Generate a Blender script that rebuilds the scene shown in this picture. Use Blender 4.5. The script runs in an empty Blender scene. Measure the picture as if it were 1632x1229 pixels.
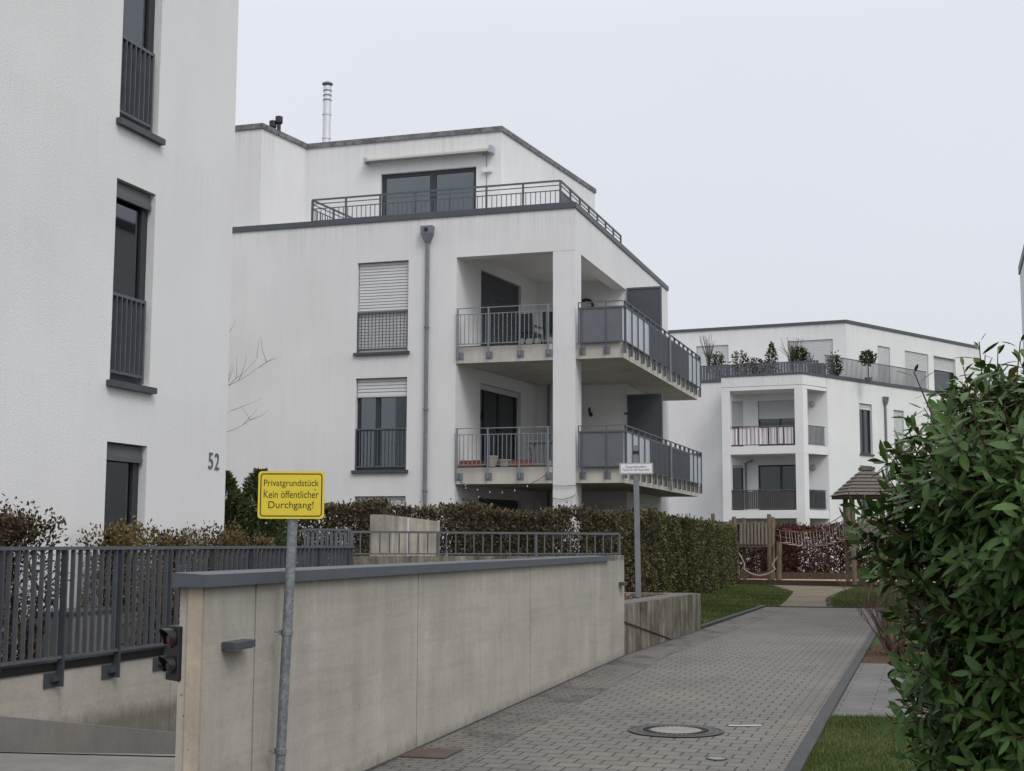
import bpy, bmesh, math, random
import numpy as np
from mathutils import Vector, Matrix
R = math.radians
random.seed(7)
rng = np.random.default_rng(11)
scene = bpy.context.scene
COL = scene.collection

# ------------------------------------------------------------------ camera
CAM_H = 1.65
cam_d = bpy.data.cameras.new('camera')
cam = bpy.data.objects.new('camera', cam_d)
COL.objects.link(cam)
cam_d.sensor_width = 36.0
cam_d.lens = 2177.14 / 1632 * 36
cam_d.clip_start = 0.1
cam_d.clip_end = 3000
_p, _r = 0.114187, 0.0039934
_c, _s, _cr, _sr = math.cos(_p), math.sin(_p), math.cos(_r), math.sin(_r)
_M1 = np.array([[1, 0, 0], [0, _s, -_c], [0, _c, _s]])
_M2 = np.array([[_cr, -_sr, 0], [_sr, _cr, 0], [0, 0, 1]])
_RW = _M2 @ _M1
cam.matrix_world = Matrix(((_RW[0][0], -_RW[1][0], -_RW[2][0], 0), (_RW[0][1], -_RW[1][1], -_RW[2][1], 0),
                           (_RW[0][2], -_RW[1][2], -_RW[2][2], CAM_H), (0, 0, 0, 1)))
scene.camera = cam

# ------------------------------------------------------------------ sky, sun, exposure
world = bpy.data.worlds.new('World')
scene.world = world
world.use_nodes = True
wn, wl = world.node_tree.nodes, world.node_tree.links
for n in list(wn): wn.remove(n)
w_out = wn.new('ShaderNodeOutputWorld')
sky = wn.new('ShaderNodeTexSky'); sky.sky_type = 'NISHITA'; sky.sun_disc = False
SUN_EL, SUN_AZ = 50, 150
sky.sun_elevation = R(SUN_EL); sky.sun_rotation = R(SUN_AZ)
sky.air_density = 1.0; sky.dust_density = 4.0
b1 = wn.new('ShaderNodeBackground'); b1.inputs['Strength'].default_value = 0.05
hs = wn.new('ShaderNodeHueSaturation'); hs.inputs['Saturation'].default_value = 0.35
wl.new(sky.outputs[0], hs.inputs['Color']); wl.new(hs.outputs[0], b1.inputs['Color'])
# the closed cloud deck: brighter towards the zenith, as an overcast sky is
tc = wn.new('ShaderNodeTexCoord'); sx = wn.new('ShaderNodeSeparateXYZ'); wl.new(tc.outputs['Generated'], sx.inputs[0])
cr = wn.new('ShaderNodeValToRGB'); wl.new(sx.outputs['Z'], cr.inputs[0])
els = cr.color_ramp.elements
els[0].position = 0.0; els[0].color = (0.50, 0.525, 0.565, 1)
els[1].position = 1.0; els[1].color = (1.45, 1.45, 1.46, 1)
e = els.new(0.12); e.color = (0.55, 0.572, 0.615, 1)
e = els.new(0.36); e.color = (0.625, 0.645, 0.69, 1)
e = els.new(0.65); e.color = (1.10, 1.12, 1.17, 1)
nz = wn.new('ShaderNodeTexNoise'); nz.inputs['Scale'].default_value = 2.2; nz.inputs['Detail'].default_value = 4
wl.new(tc.outputs['Generated'], nz.inputs['Vector'])
mr = wn.new('ShaderNodeMapRange'); mr.inputs[3].default_value = 0.95; mr.inputs[4].default_value = 1.05
wl.new(nz.outputs[0], mr.inputs[0])
b2 = wn.new('ShaderNodeBackground'); wl.new(cr.outputs[0], b2.inputs['Color']); wl.new(mr.outputs[0], b2.inputs['Strength'])
ad = wn.new('ShaderNodeAddShader'); wl.new(b1.outputs[0], ad.inputs[0]); wl.new(b2.outputs[0], ad.inputs[1])
wl.new(ad.outputs[0], w_out.inputs['Surface'])

sun_d = bpy.data.lights.new('sun', 'SUN'); sun = bpy.data.objects.new('sun', sun_d); COL.objects.link(sun)
sun_d.energy = 1.15; sun_d.angle = R(22); sun_d.color = (1.0, 0.97, 0.93)
_az = R(SUN_AZ); _el = R(SUN_EL)
sun.rotation_euler = Vector((-math.sin(_az) * math.cos(_el), -math.cos(_az) * math.cos(_el), -math.sin(_el))).to_track_quat('-Z', 'Y').to_euler()
scene.view_settings.view_transform = 'Standard'
scene.view_settings.look = 'None'
scene.view_settings.gamma = 1.0
scene.view_settings.exposure = 0.0

# ------------------------------------------------------------------ materials
def new_mat(name, color=(.5, .5, .5), rough=.7, metal=0.0, spec=.5):
    m = bpy.data.materials.new(name); m.use_nodes = True
    b = m.node_tree.nodes['Principled BSDF']
    b.inputs['Base Color'].default_value = (*color, 1); b.inputs['Roughness'].default_value = rough
    b.inputs['Metallic'].default_value = metal; b.inputs['Specular IOR Level'].default_value = spec
    return m
class NT:
    def __init__(s, m): s.m = m; s.n = m.node_tree.nodes; s.l = m.node_tree.links; s.b = s.n['Principled BSDF']
    def node(s, t, **kw):
        x = s.n.new(t)
        for k, v in kw.items():
            if k.startswith('i_'):
                k = k[2:]; k = int(k) if k.isdigit() else k.replace('_', ' ')
                x.inputs[k].default_value = v
            else: setattr(x, k, v)
        return x
    def link(s, a, b): s.l.new(a, b)
    def coord(s, scale=(1, 1, 1), rot=(0, 0, 0), loc=(0, 0, 0), kind='Object'):
        t = s.node('ShaderNodeTexCoord'); mp = s.node('ShaderNodeMapping')
        mp.inputs['Scale'].default_value = scale; mp.inputs['Rotation'].default_value = rot; mp.inputs['Location'].default_value = loc
        s.link(t.outputs[kind], mp.inputs['Vector']); return mp.outputs[0]
    def noise(s, vec, scale, detail=4, rough=.55):
        x = s.node('ShaderNodeTexNoise'); x.inputs['Scale'].default_value = scale; x.inputs['Detail'].default_value = detail
        x.inputs['Roughness'].default_value = rough; s.link(vec, x.inputs['Vector']); return x.outputs[0]
    def ramp(s, fac, stops):
        x = s.node('ShaderNodeValToRGB'); s.link(fac, x.inputs[0]); e = x.color_ramp.elements
        e[0].position, e[0].color = stops[0][0], (*stops[0][1], 1) if len(stops[0][1]) == 3 else stops[0][1]
        e[1].position, e[1].color = stops[-1][0], (*stops[-1][1], 1)
        for p, c in stops[1:-1]:
            q = e.new(p); q.color = (*c, 1)
        return x.outputs[0]
    def mix(s, fac, a, b, mode='MIX'):
        x = s.node('ShaderNodeMix'); x.data_type = 'RGBA'; x.blend_type = mode
        if isinstance(fac, (int, float)): x.inputs[0].default_value = fac
        else: s.link(fac, x.inputs[0])
        for i, v in ((6, a), (7, b)):
            if isinstance(v, tuple): x.inputs[i].default_value = (*v, 1)
            else: s.link(v, x.inputs[i])
        return x.outputs[2]
    def color(s, c): s.link(c, s.b.inputs['Base Color'])
    def bump(s, h, strength=.3, dist=.01):
        x = s.node('ShaderNodeBump'); x.inputs['Strength'].default_value = strength; x.inputs['Distance'].default_value = dist
        s.link(h, x.inputs['Height']); s.link(x.outputs[0], s.b.inputs['Normal'])

def g(v): return (v, v, v)

def stucco(name, c, streak=.25, tops=(), grain=.1):
    m = new_mat(name, c, .9, 0, .2); t = NT(m)
    o = t.coord()
    big = t.ramp(t.noise(o, .5, 3), [(.35, g(.93)), (.65, g(1.0))])
    st = t.ramp(t.noise(t.coord((2.6, 2.6, .14)), 1.6, 6, .65), [(.25, g(1 - streak)), (.75, g(1.0))])
    fine = t.ramp(t.noise(o, 46, 3, .75), [(.3, g(1 - grain)), (.7, g(1.0 + grain * .35))])
    c1 = t.mix(1.0, c, big, 'MULTIPLY'); c1 = t.mix(1.0, c1, st, 'MULTIPLY'); c1 = t.mix(1.0, c1, fine, 'MULTIPLY')
    # runs of dirt washed down from the copings and sills
    if tops:
        sz = t.node('ShaderNodeSeparateXYZ'); t.link(o, sz.inputs[0])
        run = t.ramp(t.noise(t.coord((7, 7, .22)), 1.7, 8, .7), [(.46, g(0)), (.66, g(1))])
        for z0, z1, amt in tops:
            mr_ = t.node('ShaderNodeMapRange'); mr_.inputs[1].default_value = z0; mr_.inputs[2].default_value = z1; t.link(sz.outputs['Z'], mr_.inputs[0])
            gt = t.node('ShaderNodeMath'); gt.operation = 'LESS_THAN'; gt.inputs[1].default_value = z1 + .01; t.link(sz.outputs['Z'], gt.inputs[0])
            m1 = t.node('ShaderNodeMath'); m1.operation = 'MULTIPLY'; t.link(mr_.outputs[0], m1.inputs[0]); t.link(gt.outputs[0], m1.inputs[1])
            m2 = t.node('ShaderNodeMath'); m2.operation = 'MULTIPLY'; t.link(m1.outputs[0], m2.inputs[0]); t.link(run, m2.inputs[1])
            m3 = t.node('ShaderNodeMath'); m3.operation = 'MULTIPLY'; m3.inputs[1].default_value = amt; t.link(m2.outputs[0], m3.inputs[0])
            c1 = t.mix(m3.outputs[0], c1, (.30, .30, .295))
    t.color(c1); t.bump(t.noise(o, 60, 3, .7), .45, .012)
    return m
M = {}
M['stucco'] = stucco('white_render', (.69, .692, .70), .025, ((2.2, 3.33, .10), (5.2, 6.29, .10)), .10)
M['stucco_far'] = stucco('white_render_far', (.715, .718, .727), .05, ((8.9, 9.53, .3), (11.9, 12.6, .3)), .08)
M['stucco_mid'] = stucco('white_render_weathered', (.705, .707, .714), .06, ((8.75, 9.72, .27), (11.6, 12.61, .27), (5.5, 6.31, .12)), .11)

def concrete(name, c, streak, dark, speck=.6, foot=False):
    m = new_mat(name, c, .85, 0, .25); t = NT(m); o = t.coord()
    patch = t.ramp(t.noise(o, .9, 5, .6), [(.3, (.80, .80, .81)), (.7, (1.06, 1.04, 1.0))])
    v = t.noise(t.coord((2.4, 2.4, .13)), 2.0, 9, .72)
    st = t.ramp(v, [(.32, g(1 - streak)), (.62, g(1.0))])
    fine = t.ramp(t.noise(o, 28, 4, .7), [(.3, g(.90)), (.7, g(1.04))])
    vo = t.node('ShaderNodeTexVoronoi'); vo.inputs['Scale'].default_value = 7.0; t.link(o, vo.inputs['Vector'])
    pits = t.ramp(vo.outputs['Distance'], [(.025, g(1 - speck)), (.06, g(1.0))])
    blot = t.ramp(t.noise(t.coord((1.2, 1.2, 1.0), loc=(3, 8, 1)), 1.7, 6, .7), [(.42, g(1 - dark)), (.60, g(1.0))])
    c1 = c
    for k in (patch, st, fine, pits, blot): c1 = t.mix(1.0, c1, k, 'MULTIPLY')
    if foot:
        # pour lines, a grubby splashed foot and runs below the coping
        hl = t.ramp(t.noise(t.coord((.35, .35, 9), loc=(5, 2, 0)), 1.5, 5, .7), [(.40, g(.88)), (.52, g(1.0))]); c1 = t.mix(.6, c1, hl, 'MULTIPLY')
        sz = t.node('ShaderNodeSeparateXYZ'); t.link(o, sz.inputs[0])
        rg = t.noise(t.coord((6, 6, 2.2)), 1.6, 7, .75); rn = t.noise(t.coord((6, 6, .25), loc=(1, 7, 0)), 1.6, 8, .72)
        for zz0, zz1, nn, amt, dc in ((.24, -.06, rg, .9, (.13, .122, .10)), (.9, 1.42, rn, .55, (.20, .188, .165))):
            mr_ = t.node('ShaderNodeMapRange'); mr_.inputs[1].default_value = zz0; mr_.inputs[2].default_value = zz1; t.link(sz.outputs['Z'], mr_.inputs[0])
            ad_ = t.node('ShaderNodeMath'); ad_.operation = 'ADD'; t.link(mr_.outputs[0], ad_.inputs[0]); t.link(nn, ad_.inputs[1])
            mk2 = t.node('ShaderNodeMapRange'); mk2.inputs[1].default_value = .98; mk2.inputs[2].default_value = 1.5; mk2.inputs[4].default_value = amt
            t.link(ad_.outputs[0], mk2.inputs[0]); c1 = t.mix(mk2.outputs[0], c1, dc)
    t.color(c1); t.bump(t.noise(o, 40, 4, .6), .25, .006)
    return m
M['concrete'] = concrete('fair_faced_concrete', (.405, .383, .345), .11, .09, .6, True)
M['concrete_edge'] = concrete('bare_concrete_edge', (.50, .43, .34), .2, .2)
M['concrete_slab'] = concrete('balcony_slab_concrete', (.56, .54, .50), .16, .10, .25)
M['concrete_stain'] = concrete('algae_stained_concrete', (.30, .275, .225), .82, .5)
M['concrete_pale'] = concrete('pale_stained_concrete', (.55, .51, .44), .5, .3)
M['ramp'] = concrete('ramp_floor_concrete', (.215, .208, .198), .08, .12, .2)
M['coated'] = concrete('grey_coated_concrete', (.215, .208, .198), .12, .1, .2)

def metal(name, c, rough=.45, var=.15, metalv=0.0):
    m = new_mat(name, c, rough, metalv, .5); t = NT(m); o = t.coord()
    n = t.ramp(t.noise(o, 6, 5, .65), [(.3, g(1 - var)), (.7, g(1 + var))])
    t.color(t.mix(1.0, c, n, 'MULTIPLY'))
    return m
M['anthracite'] = metal('anthracite_metal', (.045, .052, .062), .5)
M['coping'] = metal('grey_sheet_metal_coping', (.062, .07, .084), .5, .12)
M['rail'] = metal('grey_painted_steel', (.078, .088, .102), .5, .14)
M['rail_light'] = metal('galvanised_grey_steel', (.17, .19, .215), .5, .15)
M['panel'] = metal('grey_balcony_panel', (.115, .122, .142), .4, .08)
M['panel_light'] = metal('frosted_glass_panel', (.33, .36, .40), .3, .06)
M['screen'] = metal('dark_grey_screen_panel', (.06, .065, .078), .5, .08)
M['zinc'] = metal('zinc_pipe', (.15, .165, .185), .45, .18)
M['white_metal'] = metal('white_powder_coat', (.62, .63, .65), .4, .06)
M['steel'] = metal('stainless_flue_steel', (.62, .62, .64), .35, .08, .6)
M['black'] = metal('black_plastic', (.012, .012, .014), .45, .1)
M['frame'] = metal('dark_window_frame', (.022, .025, .032), .45, .08)
M['cast_iron'] = metal('cast_iron', (.045, .044, .042), .6, .3)
M['rust'] = metal('rusty_iron_plate', (.07, .045, .036), .85, .3)

m = new_mat('weathered_coping', (.10, .10, .105), .75); t = NT(m); o = t.coord()
t.color(t.mix(t.ramp(t.noise(o, 5, 8, .75), [(.35, g(0)), (.62, g(1))]), (.05, .05, .055), (.19, .19, .20)))
M['coping_old'] = m

m = new_mat('galvanised_steel', (.3, .32, .34), .5, .55); t = NT(m); o = t.coord()
vo = t.node('ShaderNodeTexVoronoi'); vo.inputs['Scale'].default_value = 60; t.link(o, vo.inputs['Vector'])
c1 = t.ramp(vo.outputs['Color'], [(.2, (.17, .185, .20)), (.8, (.28, .30, .325))])
t.color(t.mix(t.ramp(t.noise(o, 9, 5), [(.4, g(0)), (.7, g(.6))]), c1, (.14, .152, .165)))
M['galv'] = m

def shutter(name, c):
    m = new_mat(name, c, .5, 0, .4); t = NT(m)
    n = t.ramp(t.noise(t.coord(), 3, 3), [(.3, g(.94)), (.7, g(1.03))]); t.color(t.mix(1.0, c, n, 'MULTIPLY')); return m
M['shutter'] = shutter('light_grey_shutter', (.50, .51, .52))
M['shutter_far'] = shutter('pale_grey_shutter', (.47, .48, .49))
M['shutter_dark'] = shutter('dark_grey_shutter', (.08, .086, .095))

m = bpy.data.materials.new('window_glass'); m.use_nodes = True
nt = m.node_tree; nn = nt.nodes
for n in list(nn): nn.remove(n)
o_ = nn.new('ShaderNodeOutputMaterial'); mx = nn.new('ShaderNodeMixShader'); tr = nn.new('ShaderNodeBsdfTransparent'); gl = nn.new('ShaderNodeBsdfGlossy')
tr.inputs[0].default_value = (.55, .60, .60, 1); gl.inputs['Roughness'].default_value = .03; gl.inputs[0].default_value = (.85, .9, .95, 1)
lw = nn.new('ShaderNodeFresnel'); lw.inputs['IOR'].default_value = 2.1
nt.links.new(lw.outputs[0], mx.inputs[0]); nt.links.new(tr.outputs[0], mx.inputs[1]); nt.links.new(gl.outputs[0], mx.inputs[2]); nt.links.new(mx.outputs[0], o_.inputs[0])
M['glass'] = m
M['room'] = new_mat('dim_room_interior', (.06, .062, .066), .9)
def cloth(name, c):
    m = new_mat(name, c, .9, 0, .2); t = NT(m)
    n = t.noise(t.coord((9, 9, .8)), 2, 4); t.color(t.mix(1.0, c, t.ramp(n, [(.3, g(.8)), (.7, g(1.05))]), 'MULTIPLY')); return m
M['curtain'] = cloth('sheer_curtain', (.50, .54, .55))
M['curtain_grey'] = cloth('grey_curtain', (.30, .315, .32))
M['blind'] = cloth('pleated_blind', (.66, .70, .74))
M['cloth_pale'] = cloth('pale_pinkish_cloth', (.74, .69, .72))

# paving: rows across the lane, joints staggered
def paving(name, bw, rh, c1, c2, rotz, mortar=(.045, .043, .04), off=.5, ms=.008, damp=False):
    m = new_mat(name, c1, .8, 0, .3); t = NT(m)
    o = t.coord((1, 1, 1), (0, 0, rotz))
    warp = t.node('ShaderNodeTexNoise'); warp.inputs['Scale'].default_value = 3.0; t.link(o, warp.inputs['Vector'])
    va = t.node('ShaderNodeVectorMath'); va.operation = 'MULTIPLY_ADD'; va.inputs[1].default_value = (.012, .012, 0)
    t.link(warp.outputs['Color'], va.inputs[0]); t.link(o, va.inputs[2])
    b = t.node('ShaderNodeTexBrick'); b.offset = off; b.squash = 1; b.inputs['Scale'].default_value = 1
    b.inputs['Brick Width'].default_value = bw; b.inputs['Row Height'].default_value = rh; b.inputs['Mortar Size'].default_value = ms
    b.inputs['Mortar Smooth'].default_value = .25; b.inputs['Bias'].default_value = 0
    b.inputs['Color1'].default_value = (*c1, 1); b.inputs['Color2'].default_value = (*c2, 1); b.inputs['Mortar'].default_value = (*mortar, 1)
    t.link(va.outputs[0], b.inputs['Vector'])
    big = t.ramp(t.noise(o, .55, 5, .6), [(.32, (.82, .83, .85)), (.68, (1.10, 1.06, 1.02))])
    mid = t.ramp(t.noise(o, 5, 4, .6), [(.3, g(.88)), (.7, g(1.08))])
    fine = t.ramp(t.noise(o, 90, 3, .7), [(.3, g(.85)), (.7, g(1.1))])
    c = b.outputs['Color']
    for k in (big, mid, fine): c = t.mix(1.0, c, k, 'MULTIPLY')
    t.color(c)
    if damp:
        dm = t.ramp(t.noise(t.coord((1, .45, 1), (0, 0, rotz), (4, 2, 0)), 2.3, 6, .65), [(.37, (.55, .57, .60)), (.50, g(1.0))]); t.color(t.mix(1.0, c, dm, 'MULTIPLY'))
    hm = t.node('ShaderNodeMath'); hm.operation = 'MULTIPLY_ADD'; hm.inputs[1].default_value = -1; hm.inputs[2].default_value = 1
    t.link(b.outputs['Fac'], hm.inputs[0])
    hn = t.node('ShaderNodeMath'); hn.operation = 'MULTIPLY_ADD'; hn.inputs[1].default_value = .12
    t.link(t.noise(o, 70, 3), hn.inputs[0]); t.link(hm.outputs[0], hn.inputs[2])
    t.bump(hn.outputs[0], .7, .012)
    return m
D2 = R(17.659)
M['paving'] = paving('lane_paving', .2, .2, (.148, .141, .131), (.130, .125, .117), R(16.9), (.046, .042, .037), ms=.009)
M['paving_edge'] = paving('paving_edge_course', .20, .10, (.148, .141, .131), (.130, .125, .117), R(16.9), (.04, .037, .033), ms=.007, damp=True)
M['paving_border'] = paving('paving_border_course', .20, .10, (.150, .143, .132), (.130, .125, .117), R(16.9), (.04, .037, .033), ms=.007)
M['path_slabs'] = paving('side_path_slabs', .60, .22, (.128, .125, .123), (.112, .110, .109), R(16.9), ms=.006)

m = new_mat('damp_paving', (.05, .052, .06), .6); M['damp'] = m

def ground_mat(name, a, b, c, sc, bump=.5):
    m = new_mat(name, a, .95, 0, .1); t = NT(m); o = t.coord()
    c1 = t.ramp(t.noise(o, sc, 6, .7), [(.3, a), (.5, b), (.7, c)])
    c2 = t.ramp(t.noise(o, sc * .12, 3), [(.35, g(.8)), (.65, g(1.15))])
    t.color(t.mix(1.0, c1, c2, 'MULTIPLY')); t.bump(t.noise(o, sc * 3, 5, .7), bump, .03); return m
M['grass_base'] = ground_mat('lawn_ground', (.035, .05, .014), (.05, .072, .02), (.075, .085, .03), 9)
M['soil'] = ground_mat('mulched_soil', (.035, .024, .016), (.06, .038, .024), (.10, .06, .035), 14)
M['sand'] = ground_mat('playground_sand', (.30, .22, .14), (.37, .275, .175), (.44, .33, .215), 7)
M['sand_path'] = ground_mat('sandy_path_surface', (.115, .095, .075), (.15, .125, .098), (.19, .155, .12), 8)

def leaf_mat(name, stops, rough=.5, spec=.4, back=None, trans=.0):
    m = new_mat(name, stops[0][1], rough, 0, spec); t = NT(m)
    at = t.node('ShaderNodeAttribute'); at.attribute_name = 'tint'
    c = t.ramp(at.outputs['Fac'], stops)
    if back:
        ge = t.node('ShaderNodeNewGeometry'); c = t.mix(ge.outputs['Backfacing'], c, back)
    t.color(c)
    if trans:
        tl = t.node('ShaderNodeBsdfTranslucent'); t.link(c, tl.inputs[0]); ms = t.node('ShaderNodeMixShader'); ms.inputs[0].default_value = trans
        t.link(t.b.outputs[0], ms.inputs[1]); t.link(tl.outputs[0], ms.inputs[2]); t.link(ms.outputs[0], t.n['Material Output'].inputs[0])
    return m
M['laurel'] = leaf_mat('glossy_evergreen_leaf', [(0, (.017, .034, .007)), (.45, (.036, .070, .014)), (.8, (.070, .116, .024)), (.95, (.14, .145, .03)), (1, (.20, .13, .035))], .45, .24, (.05, .10, .022), .14)
M['hedge_brown'] = leaf_mat('brown_green_hedge_leaf', [(0, (.045, .036, .022)), (.4, (.088, .068, .042)), (.7, (.08, .08, .034)), (1, (.16, .13, .07))], .7, .2, None, .1)
M['hedge_green'] = leaf_mat('olive_hedge_leaf', [(0, (.028, .03, .013)), (.4, (.062, .066, .024)), (.75, (.105, .10, .035)), (1, (.16, .115, .05))], .65, .25, None, .1)
M['beech'] = leaf_mat('dry_red_beech_leaf', [(0, (.035, .014, .014)), (.5, (.075, .03, .026)), (1, (.13, .06, .045))], .75, .2, None, .1)
M['evergreen'] = leaf_mat('dark_evergreen_leaf', [(0, (.025, .045, .016)), (.6, (.06, .085, .03)), (1, (.12, .13, .05))], .6, .3, None, .08)
M['autumn'] = leaf_mat('sparse_autumn_leaf', [(0, (.05, .036, .022)), (.4, (.095, .066, .034)), (.7, (.14, .11, .04)), (1, (.21, .17, .05))], .7, .2, None, .15)
M['grass'] = leaf_mat('grass_blade', [(0, (.04, .055, .016)), (.5, (.065, .095, .022)), (.85, (.095, .125, .034)), (1, (.17, .15, .07))], .6, .25, None, .2)
M['litter'] = leaf_mat('fallen_leaf', [(0, (.05, .03, .02)), (.6, (.14, .08, .04)), (1, (.35, .33, .30))], .8, .2)

def wood(name, c1, c2, rot=(0, 0, 0)):
    m = new_mat(name, c1, .85, 0, .2); t = NT(m)
    n = t.noise(t.coord((9, 9, .7), rot), 3, 5, .65); t.color(t.ramp(n, [(.3, c1), (.7, c2)])); t.bump(n, .3, .01); return m
M['wood'] = wood('weathered_robinia', (.10, .078, .055), (.19, .152, .11))
M['wood_grey'] = wood('silvered_boards', (.12, .10, .085), (.22, .19, .165))
M['wood_dark'] = wood('dark_timber', (.045, .032, .024), (.085, .06, .045), (0, R(90), 0))
M['shingle'] = wood('grey_roof_shingle', (.07, .062, .055), (.15, .135, .12))
M['boards'] = wood('brown_weathered_slats', (.075, .065, .06), (.15, .13, .12))
M['bark'] = new_mat('dark_bark', (.055, .042, .034), .9)
M['twig'] = new_mat('reddish_twig', (.075, .038, .03), .85)
M['twig_grey'] = new_mat('grey_twig', (.085, .07, .06), .85)
M['rope'] = new_mat('pale_rope', (.42, .40, .38), .9)
M['rope_red'] = new_mat('red_brown_rope', (.20, .07, .06), .9)
M['yellow'] = metal('yellow_sign_face', (.62, .49, .03), .45, .03)
M['ink'] = new_mat('black_print', (.025, .022, .01), .5)
M['red_print'] = new_mat('red_print', (.30, .06, .045), .6)
M['sign_white'] = metal('white_sign_face', (.66, .67, .70), .45, .04)
M['sign_blue'] = new_mat('dark_blue_print', (.05, .06, .11), .6)
M['digit'] = metal('grey_house_digit', (.10, .105, .12), .5, .05)
M['red_lens'] = new_mat('dark_red_lens', (.05, .004, .006), .2)
M['green_lens'] = new_mat('dark_green_lens', (.004, .02, .012), .2)
M['terracotta'] = new_mat('terracotta', (.22, .075, .05), .8)
M['brick_box'] = new_mat('red_planter_box', (.20, .06, .045), .8)
M['pot_pale'] = new_mat('pale_pot', (.36, .35, .30), .8)
M['lamp_glass'] = new_mat('frosted_lamp_glass', (.34, .335, .32), .3)
M['joint'] = new_mat('rusty_joint_filler', (.12, .088, .06), .9)
M['asphalt'] = metal('dark_kerb_stone', (.032, .033, .035), .8, .2)
M['cover_fill'] = concrete('manhole_concrete_fill', (.26, .245, .222), .08, .2)
M['paint'] = new_mat('worn_white_paint', (.33, .325, .31), .8)

# ------------------------------------------------------------------ mesh builder
class Fr:
    """A wall's own frame: a runs along it, d out of it, z up."""
    def __init__(s, ox, oy, ax, ay, flip=False):
        L = math.hypot(ax, ay); s.o = (ox, oy); s.a = (ax / L, ay / L)
        s.n = (s.a[1], -s.a[0]) if not flip else (-s.a[1], s.a[0])
    def p(s, a, d, z): return (s.o[0] + s.a[0] * a + s.n[0] * d, s.o[1] + s.a[1] * a + s.n[1] * d, z)
XY = Fr(0, 0, 1, 0, True)     # a = x, d = y

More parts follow.
